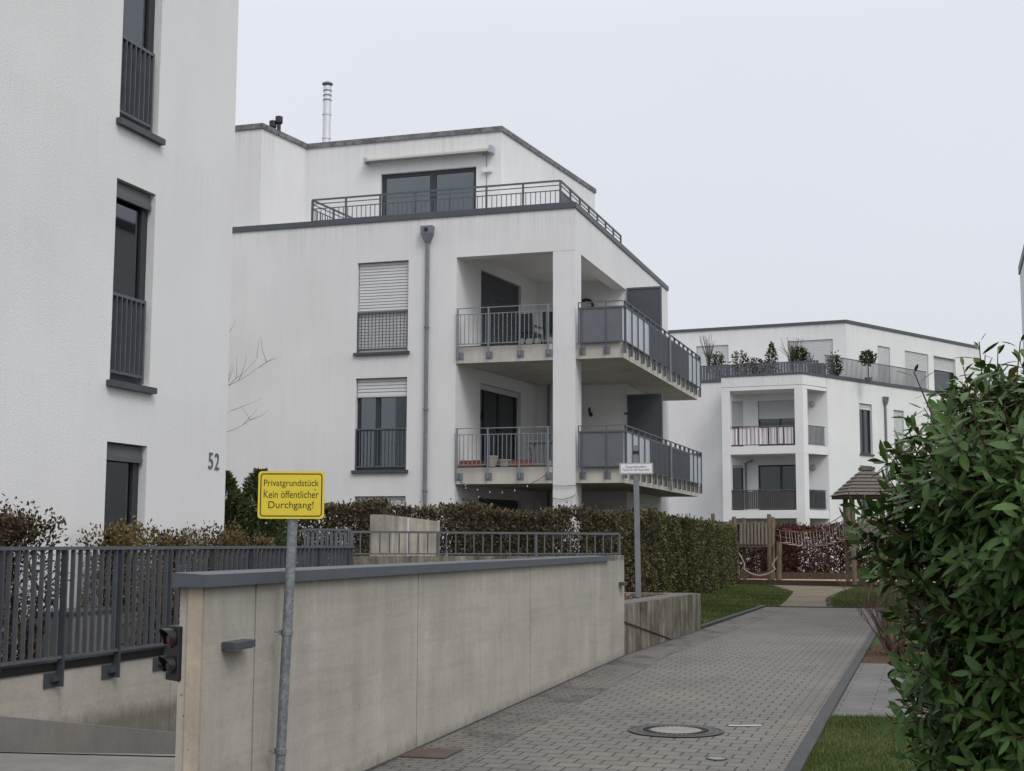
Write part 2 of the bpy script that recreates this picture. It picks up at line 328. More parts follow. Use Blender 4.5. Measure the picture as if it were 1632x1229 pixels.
class MB:
    def __init__(s): s.v = []; s.f = []
    def hexa(s, pts):
        b = len(s.v); s.v += [tuple(p) for p in pts]
        for q in ((0, 3, 2, 1), (4, 5, 6, 7), (0, 1, 5, 4), (1, 2, 6, 5), (2, 3, 7, 6), (3, 0, 4, 7)): s.f.append(tuple(b + i for i in q))
        return s
    def box(s, a0, a1, d0, d1, z0, z1, fr=XY):
        s.hexa([fr.p(a0, d0, z0), fr.p(a1, d0, z0), fr.p(a1, d1, z0), fr.p(a0, d1, z0), fr.p(a0, d0, z1), fr.p(a1, d0, z1), fr.p(a1, d1, z1), fr.p(a0, d1, z1)])
        return s
    def poly(s, pts):
        b = len(s.v); s.v += [tuple(p) for p in pts]; s.f.append(tuple(range(b, b + len(pts)))); return s
    def prism(s, xy, z0, z1):
        n = len(xy); b = len(s.v); zz = (lambda z, i: z[i] if isinstance(z, (list, tuple)) else z)
        s.v += [(x, y, zz(z0, i)) for i, (x, y) in enumerate(xy)] + [(x, y, zz(z1, i)) for i, (x, y) in enumerate(xy)]
        s.f.append(tuple(b + i for i in reversed(range(n)))); s.f.append(tuple(b + n + i for i in range(n)))
        for i in range(n): j = (i + 1) % n; s.f.append((b + i, b + j, b + n + j, b + n + i))
        return s
    def bar(s, p, q, w, h=None, up=(0, 0, 1)):
        h = h or w; p, q = Vector(p), Vector(q); d = (q - p).normalized(); u = Vector(up)
        if abs(d.dot(u)) > .95: u = Vector((1, 0, 0))
        x = d.cross(u).normalized() * (w / 2); y = x.cross(d).normalized() * (h / 2)
        s.hexa([p - x - y, p + x - y, p + x + y, p - x + y, q - x - y, q + x - y, q + x + y, q - x + y]); return s
    def tube(s, pts, r, n=8, cap=True):
        pts = [Vector(p) for p in pts]; rs = r if isinstance(r, (list, tuple)) else [r] * len(pts); b = len(s.v); prev = None
        for i, p in enumerate(pts):
            d = (pts[min(i + 1, len(pts) - 1)] - pts[max(i - 1, 0)]).normalized()
            u = prev if prev is not None else (Vector((0, 0, 1)) if abs(d.z) < .9 else Vector((1, 0, 0)))
            x = (u - d * u.dot(d)).normalized(); y = d.cross(x); prev = x
            for k in range(n):
                a = 2 * math.pi * k / n; s.v.append(tuple(p + (x * math.cos(a) + y * math.sin(a)) * rs[i]))
        for i in range(len(pts) - 1):
            for k in range(n):
                a, c = b + i * n + k, b + i * n + (k + 1) % n; s.f.append((a, c, c + n, a + n))
        if cap:
            s.f.append(tuple(b + k for k in reversed(range(n)))); e = b + (len(pts) - 1) * n; s.f.append(tuple(e + k for k in range(n)))
        return s
    def lathe(s, prof, c=(0, 0, 0), n=20, M_=None):
        b = len(s.v)
        for r, z in prof:
            for k in range(n):
                a = 2 * math.pi * k / n; p = Vector((r * math.cos(a), r * math.sin(a), z))
                if M_ is not None: p = M_ @ p
                s.v.append((p.x + c[0], p.y + c[1], p.z + c[2]))
        for i in range(len(prof) - 1):
            for k in range(n):
                a, q = b + i * n + k, b + i * n + (k + 1) % n; s.f.append((a, q, q + n, a + n))
        s.f.append(tuple(b + k for k in reversed(range(n)))); e = b + (len(prof) - 1) * n; s.f.append(tuple(e + k for k in range(n)))
        return s
    def wall(s, fr, a0, a1, z0, z1, holes=(), t=.3, d=0.0):
        """a wall face with rectangular openings and their reveals"""
        xs = sorted({a0, a1, *[h[0] for h in holes], *[h[1] for h in holes]}); zs = sorted({z0, z1, *[h[2] for h in holes], *[h[3] for h in holes]})
        xs = [x for x in xs if a0 <= x <= a1]; zs = [z for z in zs if z0 <= z <= z1]
        for i in range(len(xs) - 1):
            for j in range(len(zs) - 1):
                cx, cz = (xs[i] + xs[i + 1]) / 2, (zs[j] + zs[j + 1]) / 2
                if any(h[0] < cx < h[1] and h[2] < cz < h[3] for h in holes): continue
                s.poly([fr.p(xs[i], d, zs[j]), fr.p(xs[i + 1], d, zs[j]), fr.p(xs[i + 1], d, zs[j + 1]), fr.p(xs[i], d, zs[j + 1])])
        for h in holes:
            c = [(h[0], h[2]), (h[1], h[2]), (h[1], h[3]), (h[0], h[3])]
            for k in range(4):
                (p, q), (r, u) = c[k], c[(k + 1) % 4]
                s.poly([fr.p(p, d, q), fr.p(r, d, u), fr.p(r, d - t, u), fr.p(p, d - t, q)])
        return s
    def build(s, name, mat, parent=None, smooth=False, bevel=0):
        me = bpy.data.meshes.new(name); me.from_pydata(s.v, [], s.f); me.materials.append(mat)
        bm = bmesh.new(); bm.from_mesh(me); bmesh.ops.recalc_face_normals(bm, faces=bm.faces)
        if bevel: bmesh.ops.bevel(bm, geom=list(bm.edges), offset=bevel, segments=1, affect='EDGES', clamp_overlap=True)
        bm.to_mesh(me); bm.free()
        if smooth:
            for p in me.polygons: p.use_smooth = True
        o = bpy.data.objects.new(name, me); COL.objects.link(o)
        if parent: o.parent = parent
        return o

def tag(o, label=None, cat=None, group=None, kind=None):
    if label: o['label'] = label
    if cat: o['category'] = cat
    if group: o['group'] = group
    if kind: o['kind'] = kind
    return o
def thing(name, label, cat, loc=(0, 0, 0), rz=0.0, group=None):
    o = bpy.data.objects.new(name, None); COL.objects.link(o); o.location = loc; o.rotation_euler = (0, 0, rz); o.empty_display_size = .2
    return tag(o, label, cat, group)
def copy_tree(o, parent=None):
    c = o.copy(); COL.objects.link(c)
    if parent: c.parent = parent
    for ch in [x for x in bpy.data.objects if x.parent == o]: copy_tree(ch, c)
    return c

def rot_local(rz, origin):
    c, s = math.cos(rz), math.sin(rz)
    return lambda x, y: ((x - origin[0]) * c + (y - origin[1]) * s, -(x - origin[0]) * s + (y - origin[1]) * c)

def leaf_mesh(name, mat, pts, dirs, nors, L, W, tint, parent=None, fold=0.0):
    """one rhombic leaf per point (numpy)"""
    n = len(pts); side = np.cross(dirs, nors); side /= np.linalg.norm(side, axis=1)[:, None] + 1e-9
    L = np.broadcast_to(L, n)[:, None]; W = np.broadcast_to(W, n)[:, None]
    v = np.empty((n, 4, 3)); v[:, 0] = pts; v[:, 1] = pts + dirs * L * .45 + side * W * .5 + nors * W * fold; v[:, 2] = pts + dirs * L; v[:, 3] = pts + dirs * L * .45 - side * W * .5 + nors * W * fold
    return np_mesh(name, mat, v.reshape(-1, 3), np.arange(n * 4).reshape(n, 4), np.repeat(tint, 4), parent)
def np_mesh(name, mat, v, quads, tint=None, parent=None, smooth=False):
    me = bpy.data.meshes.new(name); k = quads.shape[1]
    me.vertices.add(len(v)); me.vertices.foreach_set('co', np.ascontiguousarray(v, dtype=np.float32).ravel())
    me.loops.add(quads.size); me.loops.foreach_set('vertex_index', quads.astype(np.int32).ravel())
    me.polygons.add(len(quads)); me.polygons.foreach_set('loop_start', np.arange(0, quads.size, k, dtype=np.int32)); me.polygons.foreach_set('loop_total', np.full(len(quads), k, dtype=np.int32))
    me.update(calc_edges=True); me.validate()
    if tint is not None:
        a = me.attributes.new('tint', 'FLOAT', 'POINT'); a.data.foreach_set('value', np.ascontiguousarray(tint, dtype=np.float32))
    if smooth: me.polygons.foreach_set('use_smooth', np.ones(len(quads), dtype=bool))
    me.materials.append(mat)
    o = bpy.data.objects.new(name, me); COL.objects.link(o)
    if parent: o.parent = parent
    return o
def unit(a): return a / (np.linalg.norm(a, axis=-1, keepdims=True) + 1e-9)

def text_mesh(s, width, height, mat, name, parent, mtx, extrude=.0008):
    cu = bpy.data.curves.new('lettering', 'FONT'); cu.body = s; cu.size = 1; cu.extrude = 0; cu.align_x = 'CENTER'; cu.align_y = 'CENTER'
    o = bpy.data.objects.new('lettering_tmp', cu); COL.objects.link(o); bpy.context.view_layer.update()
    me = bpy.data.meshes.new_from_object(o.evaluated_get(bpy.context.evaluated_depsgraph_get()))
    bpy.data.objects.remove(o)
    co = np.array([v.co[:] for v in me.vertices]); lo, hi = co.min(0), co.max(0); c = (lo + hi) / 2
    sx_ = width / (hi[0] - lo[0]); sy_ = height / (hi[1] - lo[1])
    for v in me.vertices: v.co = mtx @ Vector(((v.co.x - c[0]) * sx_, (v.co.y - c[1]) * sy_, 0))
    me.materials.clear(); me.materials.append(mat); me.name = name
    r = bpy.data.objects.new(name, me); COL.objects.link(r)
    if parent: r.parent = parent
    return r

# ------------------------------------------------------------------ shared building pieces
def bars(mb, fr, a0, a1, z0, z1, d, pitch, bw=.014, bd=.014):
    n = max(1, int(round((a1 - a0) / pitch)))
    for i in range(1, n):
        a = a0 + (a1 - a0) * i / n; mb.box(a - bw / 2, a + bw / 2, d - bd / 2, d + bd / 2, z0, z1, fr)
def french_rail(par, fr, a0, a1, z0, z1, d, mat, pitch=.11, bw=.014, bd=.014):
    mb = MB(); mb.box(a0, a1, d - .02, d + .02, z1 - .035, z1, fr); mb.box(a0, a1, d - .015, d + .015, z0, z0 + .03, fr)
    for a in (a0, a1): mb.box(a - .015, a + .015, d - .022, d + .022, z0 - .06, z1 + .003, fr)
    bars(mb, fr, a0, a1, z0 + .03, z1 - .035, d, pitch, bw, bd)
    for z in (z0 + .12, z1 - .12): mb.box(a1 + .015, a1 + .06, d - .05, d - .01, z, z + .04, fr)
    return mb.build('railing', mat, par)
def roller(par, fr, a0, a1, zt, zb, d, mat, pitch=.075):
    mb = MB(); n = max(1, int((zt - zb) / pitch)); p = (zt - zb) / n
    for i in range(n):
        z = zb + i * p
        mb.hexa([fr.p(a0, d - .02, z), fr.p(a1, d - .02, z), fr.p(a1, d + .014, z), fr.p(a0, d + .014, z), fr.p(a0, d - .02, z + p), fr.p(a1, d - .02, z + p), fr.p(a1, d + .0, z + p * .93), fr.p(a0, d + .0, z + p * .93)])
    mb.box(a0 - .0, a1 + .0, d - .024, d + .02, zb - .05, zb, fr)
    return mb.build('roller_shutter', mat, par)
def drape(par, fr, a0, a1, z0, z1, d, mat, name='curtain', amp=.03, wl=.16):
    mb = MB(); n = max(8, int((a1 - a0) / wl * 8)); ph = random.random() * 6
    pr = None
    for i in range(n + 1):
        a = a0 + (a1 - a0) * i / n; dd = d + amp * math.sin(2 * math.pi * (a - a0) / wl + ph) + amp * .5 * math.sin(2 * math.pi * (a - a0) / (wl * 2.7))
        q = (fr.p(a, dd, z0), fr.p(a, dd, z1))
        if pr: mb.poly([pr[0], q[0], q[1], pr[1]])
        pr = q
    return mb.build(name, mat, par, smooth=True)
def window(par, fr, a0, a1, z0, z1, dep=.14, mull=(), fw=.075, shut=0.0, sm=None, rail=None, sill=True, drapes=(), rail_mat=None, sill_mat=None, label=None, side_dark=True):
    fm = MB(); d = -dep
    fm.box(a0, a0 + fw, d - .06, d, z0, z1, fr); fm.box(a1 - fw, a1, d - .06, d, z0, z1, fr)
    fm.box(a0 + fw, a1 - fw, d - .06, d - .002, z1 - fw, z1, fr); fm.box(a0 + fw, a1 - fw, d - .06, d - .002, z0, z0 + fw * 1.2, fr)
    for m_ in mull: fm.box(m_ - fw * .8, m_ + fw * .8, d - .055, d - .004, z0 + fw * 1.2, z1 - fw, fr)
    w = fm.build('window', M['frame'], par)
    if label: w['label'] = label
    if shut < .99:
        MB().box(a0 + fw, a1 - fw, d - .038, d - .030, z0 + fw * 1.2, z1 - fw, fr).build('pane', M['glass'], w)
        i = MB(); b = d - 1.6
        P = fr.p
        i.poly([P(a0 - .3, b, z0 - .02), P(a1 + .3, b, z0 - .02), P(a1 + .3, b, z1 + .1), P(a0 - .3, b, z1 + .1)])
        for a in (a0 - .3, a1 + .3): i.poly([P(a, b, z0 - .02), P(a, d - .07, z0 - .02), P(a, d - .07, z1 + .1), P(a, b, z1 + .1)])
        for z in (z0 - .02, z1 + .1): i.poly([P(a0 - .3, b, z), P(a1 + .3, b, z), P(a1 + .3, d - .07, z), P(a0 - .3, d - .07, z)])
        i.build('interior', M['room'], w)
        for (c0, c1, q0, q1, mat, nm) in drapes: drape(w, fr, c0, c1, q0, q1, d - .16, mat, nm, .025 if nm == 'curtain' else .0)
    if shut > 0: roller(w, fr, a0 + .02, a1 - .02, z1 - .005, z1 - (z1 - z0) * shut, d + .04, sm or M['shutter'])
    if sill: MB().box(a0 - .06, a1 + .06, -dep + .001, .07, z0 - .075, z0 - .004, fr).build('sill', sill_mat or M['anthracite'], w)
    if rail: french_rail(w, fr, *rail[:4], rail[4], rail_mat or M['rail'], *(rail[5:] or ()))
    return w
def pipe(par, x, y, z0, z1, hop_dir, r=.05, hopper=True, rings=()):
    mb = MB(); mb.tube([(x, y, z0), (x, y, z1)], r, 12)
    p = mb.build('downpipe', M['zinc'], par, smooth=False)
    for z in rings: MB().lathe([(r * 1.0, z - .03), (r * 1.35, z - .025), (r * 1.35, z + .025), (r, z + .03)], (x, y, 0), 12).build('clip', M['zinc'], p)
    if hopper:
        h = MB(); fx, fy = hop_dir; f = Fr(x, y, -fy, fx) if False else Fr(x, y, fy, -fx, True)
        def ring(w, dp, z): return [f.p(-w, -dp, z), f.p(w, -dp, z), f.p(w, dp, z), f.p(-w, dp, z)]
        a, b, c = ring(r * 1.1, r * 1.1, z1), ring(.15, .11, z1 + .22), ring(.16, .115, z1 + .42)
        h.hexa(a + b); h.hexa([(q[0], q[1], z1 + .221) for q in b] + c)
        h.build('hopper', M['zinc'], p)
        MB().lathe([(.05, 0), (.05, .03)], f.p(0, .115, z1 + .32), 14, Matrix.Rotation(R(90), 4, 'X')).build('overflow', M['black'], p)
    return p

# ------------------------------------------------------------------ the ground and what lies on it
HD = R(14.796)                                        # heading of the ramp's lane-side wall
GW = Fr(-.77, 11.14, math.sin(HD), math.cos(HD))      # its lane face; d points to the lane
RW = Fr(-4.3, 11.6, math.sin(D2), math.cos(D2))       # face of the ramp's far wall
def xy(fr, a, d): return fr.p(a, d, 0)[:2]
HW0, HW1 = (-2.12, 18.42), (1.66, 20.42)              # head wall over the garage mouth

g_ = MB(); Z = 0.0
r0, r1 = xy(RW, -.6, .0), xy(RW, 7.15, 0); q0, q1 = xy(GW, -.4, -.10), xy(GW, 9.5, -.10)
far, near = 900, -60
g_.poly([(-600, near, Z), (600, near, Z), (600, q0[1], Z), (*q0, Z), (*r0, Z), (-600, r0[1], Z)])
g_.poly([(*q0, Z), (600, q0[1], Z), (600, q1[1], Z), (*q1, Z)])
g_.poly([(-600, r0[1], Z), (*r0, Z), (*r1, Z), (-600, r1[1], Z)])
g_.poly([(-600, r1[1], Z), (*r1, Z), (*q1, Z), (600, q1[1], Z), (600, far, Z), (-600, far, Z)])
tag(g_.build('ground', M['grass_base']), kind='structure')

def slope_z(a): return -.12 - .176 * (a - .08)
rp = MB()
aa = [-.68, 1, 3, 5, 7, 9.6]
for i in range(len(aa) - 1):
    a, b = aa[i], aa[i + 1]
    la, lb = xy(RW, a, .0), xy(RW, b, .0)
    ga, gb = xy(GW, a - 0.0, -.15), xy(GW, b - 0.0, -.15)
    rp.poly([(*la, slope_z(a)), (*ga, slope_z(a)), (*gb, slope_z(b)), (*lb, slope_z(b))])
tag(rp.build('ramp', M['ramp']), kind='structure')
# apron in front of the ramp
tag(MB().poly([(*xy(RW, -9, .05), .004), (*xy(GW, -9, -.16), .004), (*xy(GW, -.45, -.16), .004), (*xy(RW, -.62, .05), .004)]).build('ramp_apron', M['ramp']), kind='structure')

# raised yard on the far side of the ramp and under the houses
YZ = .5
yard = [xy(RW, -9, -.2), xy(RW, 7.0, -.2), (-2.14, 18.66), (1.62, 20.62), (2.4, 24.6), (2.9, 29.5), (3.2, 36), (8.4, 55), (7.5, 70), (-45, 70), (-45, 3)]
tag(MB().prism(yard, -.3, YZ).build('terrace_ground', M['soil']), kind='structure')

# lane
def GL(a): return xy(GW, a, .0)
kR = [(-.66, 1.3 - 0.0), (2.02, 10.21), (3.31, 14.53), (6.15, 23.89), (7.22, 27.45), (9.35, 35.3)]
kL = [xy(GW, -3.62, .0), GL(9.55), (3.63, 26.45), (6.62, 35.85)]
lane = [(-7, -8), (-3.4, -8)] + kR + [(6.62, 35.85), (3.63, 26.45), GL(9.55), xy(GW, -3.62, 0), (-7, 6.5)]
tag(MB().poly([(x, y, .006) for x, y in lane]).build('lane', M['paving']), kind='structure')
def offs(line, d):
    out = []
    for i, p in enumerate(line):
        a, b = line[max(i - 1, 0)], line[min(i + 1, len(line) - 1)]; dx, dy = b[0] - a[0], b[1] - a[1]; L = math.hypot(dx, dy); out.append((p[0] + dy / L * d, p[1] - dx / L * d))
    return out
def strip(line, d0, d1, z0, z1, name, mat, kind='structure'):
    A, B = offs(line, d0), offs(line, d1); mb = MB()
    for i in range(len(line) - 1): mb.prism([A[i], B[i], B[i + 1], A[i + 1]], z0, z1)
    o = mb.build(name, mat); tag(o, kind=kind); return o
def sheet(line, d0, d1, z, name, mat):
    A, B = offs(line, d0), offs(line, d1); mb = MB()
    for i in range(len(line) - 1): mb.poly([(*A[i], z), (*B[i], z), (*B[i + 1], z), (*A[i + 1], z)])
    return tag(mb.build(name, mat), kind='structure')
sheet([xy(GW, -3.62, 0), GL(3), GL(9.55), (3.63, 26.45), (6.60, 35.8)], .02, .62, .010, 'lane_edge_course', M['paving_edge'])
sheet(kR, -.34, -.02, .010, 'lane_edge_course', M['paving_border'])
strip(kR, 0, .105, -.05, .035, 'kerb', M['asphalt'])
strip([(3.63, 26.55), (6.62, 35.85)], -.12, 0, -.05, .055, 'kerb', M['asphalt'])
strip([(6.52, 35.86), (9.45, 35.34)], -.1, 0, -.05, .03, 'kerb', M['asphalt'])
sheet([xy(GW, -3.5, 0), GL(3), GL(9.55), (3.63, 26.45)], .0, .03, .014, 'wall_foot_gap', M['asphalt'])
# side path, bed, sandy path
kq = offs(kR, .105)
def on_k(y, d=.105):
    L = offs(kR, d)
    for (x0, y0), (x1, y1) in zip(L, L[1:]):
        if y0 <= y <= y1: return (x0 + (x1 - x0) * (y - y0) / (y1 - y0), y)
tag(MB().poly([(*on_k(13.36), .008), (9, 13.36 - .9, .008), (10, 18.2, .008), (*on_k(19.2), .008)]).build('side_path', M['path_slabs']), kind='structure')
tag(MB().poly([(*on_k(19.2), .007), (10, 18.2, .007), (12, 23, .007), (*on_k(22.5), .007)]).build('shrub_bed', M['soil']), kind='structure')
tag(MB().poly([(6.9, 35.85, .008), (8.3, 35.6, .008), (9.6, 41.5, .008), (11.3, 47, .008), (13.2, 52.4, .008), (10.2, 54.9, .008), (9.5, 47, .008), (8.0, 40.5, .008)]).build('sandy_path', M['sand_path']), kind='structure')
BM = [(7.9, 56.3), (14.9, 52.4), (19, 50.1)]            # near timber edge of the play area
tag(MB().prism([*BM, (22, 58), (7.6, 60.5)], -.05, .14).build('sand_pit', M['sand']), kind='structure')

# grass blades
def blades(name, polys, n, hh, ww, seed):
    r = np.random.default_rng(seed); P = []
    for poly, share in polys:
        pa = np.array(poly); lo, hi = pa.min(0), pa.max(0); m = int(n * share); got = 0; acc = []
        while got < m:
            q = r.uniform(lo, hi, (m * 2, 2)); ins = np.zeros(len(q), bool); j = len(pa) - 1
            for i in range(len(pa)):
                c = ((pa[i, 1] > q[:, 1]) != (pa[j, 1] > q[:, 1])) & (q[:, 0] < (pa[j, 0] - pa[i, 0]) * (q[:, 1] - pa[i, 1]) / (pa[j, 1] - pa[i, 1] + 1e-12) + pa[i, 0]); ins ^= c; j = i
            acc.append(q[ins]); got += ins.sum()
        P.append(np.concatenate(acc)[:m])
    p = np.concatenate(P); n = len(p)
    an = r.uniform(0, 6.283, n); lean = r.uniform(.1, .8, n); az = r.uniform(0, 6.283, n)
    clump = .75 + .35 * np.sin(p[:, 0] * 5.1 + 1.3 * np.sin(p[:, 1] * 3.3)) * np.sin(p[:, 1] * 4.3 + p[:, 0]) 
    h = hh * r.uniform(.5, 1.2, n) * clump
    b = np.stack([p[:, 0], p[:, 1], np.full(n, .0)], 1); s = np.stack([np.cos(an), np.sin(an), 0 * an], 1) * (ww * .5)
    tip = b + np.stack([np.cos(az) * lean * h, np.sin(az) * lean * h, h], 1)
    v = np.stack([b - s, b + s, tip], 1).reshape(-1, 3)
    tint = np.clip(.52 + .28 * np.sin(p[:, 0] * 1.7 + p[:, 1] * 1.1) * np.sin(p[:, 1] * .9) + r.normal(0, .22, n), 0, 1)
    o = np_mesh(name, M['grass'], v, np.arange(n * 3).reshape(n, 3), np.repeat(tint, 3)); tag(o, 'short lawn grass', None, None, 'stuff'); return o
lawnR = [on_k(8.8, .085), on_k(10.5, .085), on_k(13.36, .09), (5.5, 13.0), (4.6, 8.8)]
o = blades('grass', [(lawnR, 1.0)], 60000, .048, .0075, 5); o['label'] = 'mown grass beside the lane kerb in front of the paved side path'
lawnL = [(3.72, 26.75), (6.5, 35.95), (6.98, 36), (8.12, 40.6), (9.62, 47), (10.3, 54.8), (8.3, 56), (8.6, 54), (6.1, 45), (3.6, 36.5)]
lawnF = [(8.15, 35.7), (9.5, 35.6), (16, 42), (18, 50), (13.1, 52.6), (11.18, 47), (9.45, 41.5)]
o = blades('grass', [(lawnL, .62), (lawnF, .38)], 90000, .06, .022, 6); o['label'] = 'lawn between the lane end and the play area'

# ------------------------------------------------------------------ concrete walls of the ramp
# lane side wall: separate cast panels with open joints, a sheet metal coping
w = thing('concrete_wall', 'long pale concrete ramp wall with grey metal coping beside the lane', 'wall')
js = [-3.62, -2.97, .06, 3.84, 7.32, 9.56]
for i in range(len(js) - 1):
    a, b = js[i] + (.010 if i else 0), js[i + 1] - .010
    mb = MB(); mb.hexa([GW.p(a, -.15, -2.2), GW.p(b, -.15, -2.2), GW.p(b, 0, -2.2), GW.p(a, 0, -2.2), GW.p(a, -.15, 1.395), GW.p(b, -.15, 1.395), GW.p(b, 0, 1.395), GW.p(a, 0, 1.395)])
    mb.build('wall_panel', M['concrete'], w)
MB().box(-3.55, 9.5, -.14, -.012, -2.2, 1.39, GW).build('joint_filler', M['joint'], w)
MB().box(-3.632, -3.621, -.095, -.008, -.5, 1.395, GW).build('bare_edge', M['concrete_edge'], w)
MB().box(8.22, 9.56, -.15, 0, 1.397, 1.462, GW).build('wall_top', M['concrete_stain'], w)
cp = MB(); 
for a, b in ((-3.67, -1.2), (-1.196, 1.9), (1.904, 5.0), (5.004, 8.2)):
    cp.hexa([GW.p(a, -.175, 1.396), GW.p(b, -.175, 1.396), GW.p(b, .035, 1.396), GW.p(a, .035, 1.396), GW.p(a, -.175, 1.475), GW.p(b, -.175, 1.475), GW.p(b, .035, 1.465), GW.p(a, .035, 1.465)])
cp.build('coping', M['coping'], w)

# wall lamps
def wall_lamp(a, label):
    t_ = thing('wall_lamp', label, 'lamp', GW.p(a, .0, 1.06), -HD, 'flat box lamps on the ramp wall')
    MB().box(.001, .085, -.135, .135, -.022, .022).build('housing', M['anthracite'], t_, bevel=.003)
    MB().box(.015, .075, -.12, .12, -.028, -.0225).build('diffuser', M['lamp_glass'], t_)
wall_lamp(-3.27, 'flat dark wall lamp near the ramp wall end left of the sign pole')
wall_lamp(9.22, 'small flat dark wall lamp at the far end of the ramp wall')

# far ramp wall
w = thing('concrete_wall', 'low concrete wall of the ramp below the slatted railing at the left', 'wall')
for a, b in ((-9, -1.0), (-.99, 2.72), (2.73, 7.12)):
    MB().box(a, b, -.2, 0, -2.2, .50, RW).build('wall_panel', M['concrete'], w)
MB().box(-8.98, 7.1, -.19, -.012, -2.2, .499, RW).build('joint_filler', M['black'], w)
up = MB()
for i in range(14):
    a = -1.6 + i * .62; b = a + .62
    up.hexa([RW.p(a, .0, -2.3), RW.p(b, .0, -2.3), RW.p(b, .02, -2.3), RW.p(a, .02, -2.3), RW.p(a, .0, slope_z(a) + .31), RW.p(b, .0, slope_z(b) + .31), RW.p(b, .02, slope_z(b) + .305), RW.p(a, .02, slope_z(a) + .305)])
up.build('coated_upstand', M['coated'], w)
MB().box(-9, 7.14, -.24, .015, .502, .575, RW).build('flashing', M['black'], w)

rl = thing('metal_railing', 'long dark grey railing of flat upright slats on the left ramp wall', 'railing')
A0, A1, dz = -8.2, 7.08, .045
MB().box(A0, A1, dz - .024, dz + .024, 1.565, 1.595, RW).build('top_rail', M['rail'], rl)
MB().box(A0, A1, dz - .02, dz + .02, .605, .63, RW).build('bottom_rail', M['rail'], rl)
posts = [.82 + .87 * k for k in range(-10, 8)]
sl = MB(); a = A0 + .04
while a < A1:
    if min(abs(a - p) for p in posts) > .05: sl.box(a - .005, a + .005, dz - .022, dz + .022, .63, 1.565, RW)
    a += .111
sl.build('slats', M['rail'], rl)
for p_ in posts:
    if p_ > A1: continue
    po = MB().box(p_ - .011, p_ + .011, dz - .032, dz + .032, .36, 1.564, RW).build('post', M['anthracite'], rl)
    MB().box(p_ - .18, p_ - .0115, .004, .016, .36, .575 - .09, RW).box(p_ - .10, p_ - .0115, .0165, .05, .41, .45, RW).build('bracket', M['anthracite'], po)

# head wall over the garage mouth, its low railing
hx, hy = HW1[0] - HW0[0], HW1[1] - HW0[1]; HLn = math.hypot(hx, hy)
HW = Fr(HW0[0], HW0[1], hx, hy)
w = thing('concrete_wall', 'streaked concrete head wall at the bottom end of the ramp', 'wall')
MB().box(0, HLn, -.22, 0, .9, 1.455, HW).build('wall_panel', M['concrete_stain'], w)
MB().box(.3, HLn - .3, -.18, -.1, -2.2, .9, HW).build('garage_door', M['coated'], w)
rl = thing('metal_railing', 'low grey railing with thin upright bars on the streaked head wall', 'railing')
mb = MB(); mb.box(0, HLn, -.12, -.085, 1.765, 1.795, HW); mb.box(0, HLn, -.115, -.09, 1.475, 1.495, HW); bars(mb, HW, 0, HLn, 1.495, 1.765, -.1, .142, .016, .016)
mb.box(HLn - .02, HLn + .01, -.12, -.085, 1.40, 1.79, HW)
mb.build('bars', M['rail'], rl)
for a in (.02, 1.3, 2.85): MB().box(a - .018, a + .018, -.122, -.083, 1.456, 1.764, HW).build('post', M['rail'], rl)
rl = thing('metal_railing', 'short dense grey slat railing left of the low bar railing', 'railing', )
SR = Fr(-2.16, 18.40, -.92, -.22)
mb = MB(); mb.box(0, .62, -.02, .02, 1.79, 1.82, SR); mb.box(0, .62, -.02, .02, 1.30, 1.325, SR); mb.box(-.012, .0, -.02, .02, 1.30, 1.82, SR); mb.build('frame', M['rail'], rl)
mb = MB(); bars(mb, SR, 0, .62, 1.325, 1.79, 0, .062, .04, .012); mb.build('slats', M['rail'], rl)
for a in (.02, .3, .6): MB().box(a - .012, a + .012, -.022, .022, .5, 1.789, SR).build('post', M['rail'], rl)

# pale stained garden wall behind the railing
w = thing('garden_wall', 'pale stained concrete garden wall between the two brown hedges', 'wall')
GWl = Fr(-2.1, 21.0, math.sin(D2), math.cos(D2))
for a, b, z0, z1 in ((.42, 1.42, 2.07, 2.045), (1.435, 2.85, 2.045, 2.0)):
    MB().hexa([GWl.p(a, -.25, .4), GWl.p(b, -.25, .4), GWl.p(b, 0, .4), GWl.p(a, 0, .4), GWl.p(a, -.25, z0), GWl.p(b, -.25, z1), GWl.p(b, 0, z1), GWl.p(a, 0, z0)]).build('wall_panel', M['concrete_pale'], w)
MB().hexa([GWl.p(1.36, -.01, .45), GWl.p(1.40, -.01, .45), GWl.p(1.40, .01, .45), GWl.p(1.36, .01, .45), GWl.p(1.36, -.01, 2.03), GWl.p(1.40, -.01, 2.03), GWl.p(1.40, .006, 2.03), GWl.p(1.36, .006, 2.03)]).build('joint_strip', M['white_metal'], w)

# planter wall by the lane
p0, p1 = (1.665, 20.34), (3.63, 26.45); PL = math.hypot(p1[0] - p0[0], p1[1] - p0[1])
PW = Fr(*p0, p1[0] - p0[0], p1[1] - p0[1])
w = thing('planter_wall', 'low algae stained concrete planter wall past the end of the ramp wall', 'wall')
MB().hexa([PW.p(0, -.45, -.1), PW.p(1.06, -.45, -.1), PW.p(1.06, 0, -.1), PW.p(0, 0, -.1), PW.p(0, -.45, .735), PW.p(1.06, -.45, .73), PW.p(1.06, 0, .73), PW.p(0, 0, .735)]).build('wall_panel', M['concrete_stain'], w)
MB().hexa([PW.p(1.16, -.45, -.1), PW.p(PL, -.45, -.1), PW.p(PL, 0, -.1), PW.p(1.16, 0, -.1), PW.p(1.16, -.45, .73), PW.p(PL, -.45, .69), PW.p(PL, 0, .69), PW.p(1.16, 0, .73)]).build('wall_panel', M['concrete_stain'], w)
MB().box(1.061, 1.159, -.44, -.03, -.1, .725, PW).build('joint_filler', M['black'], w)
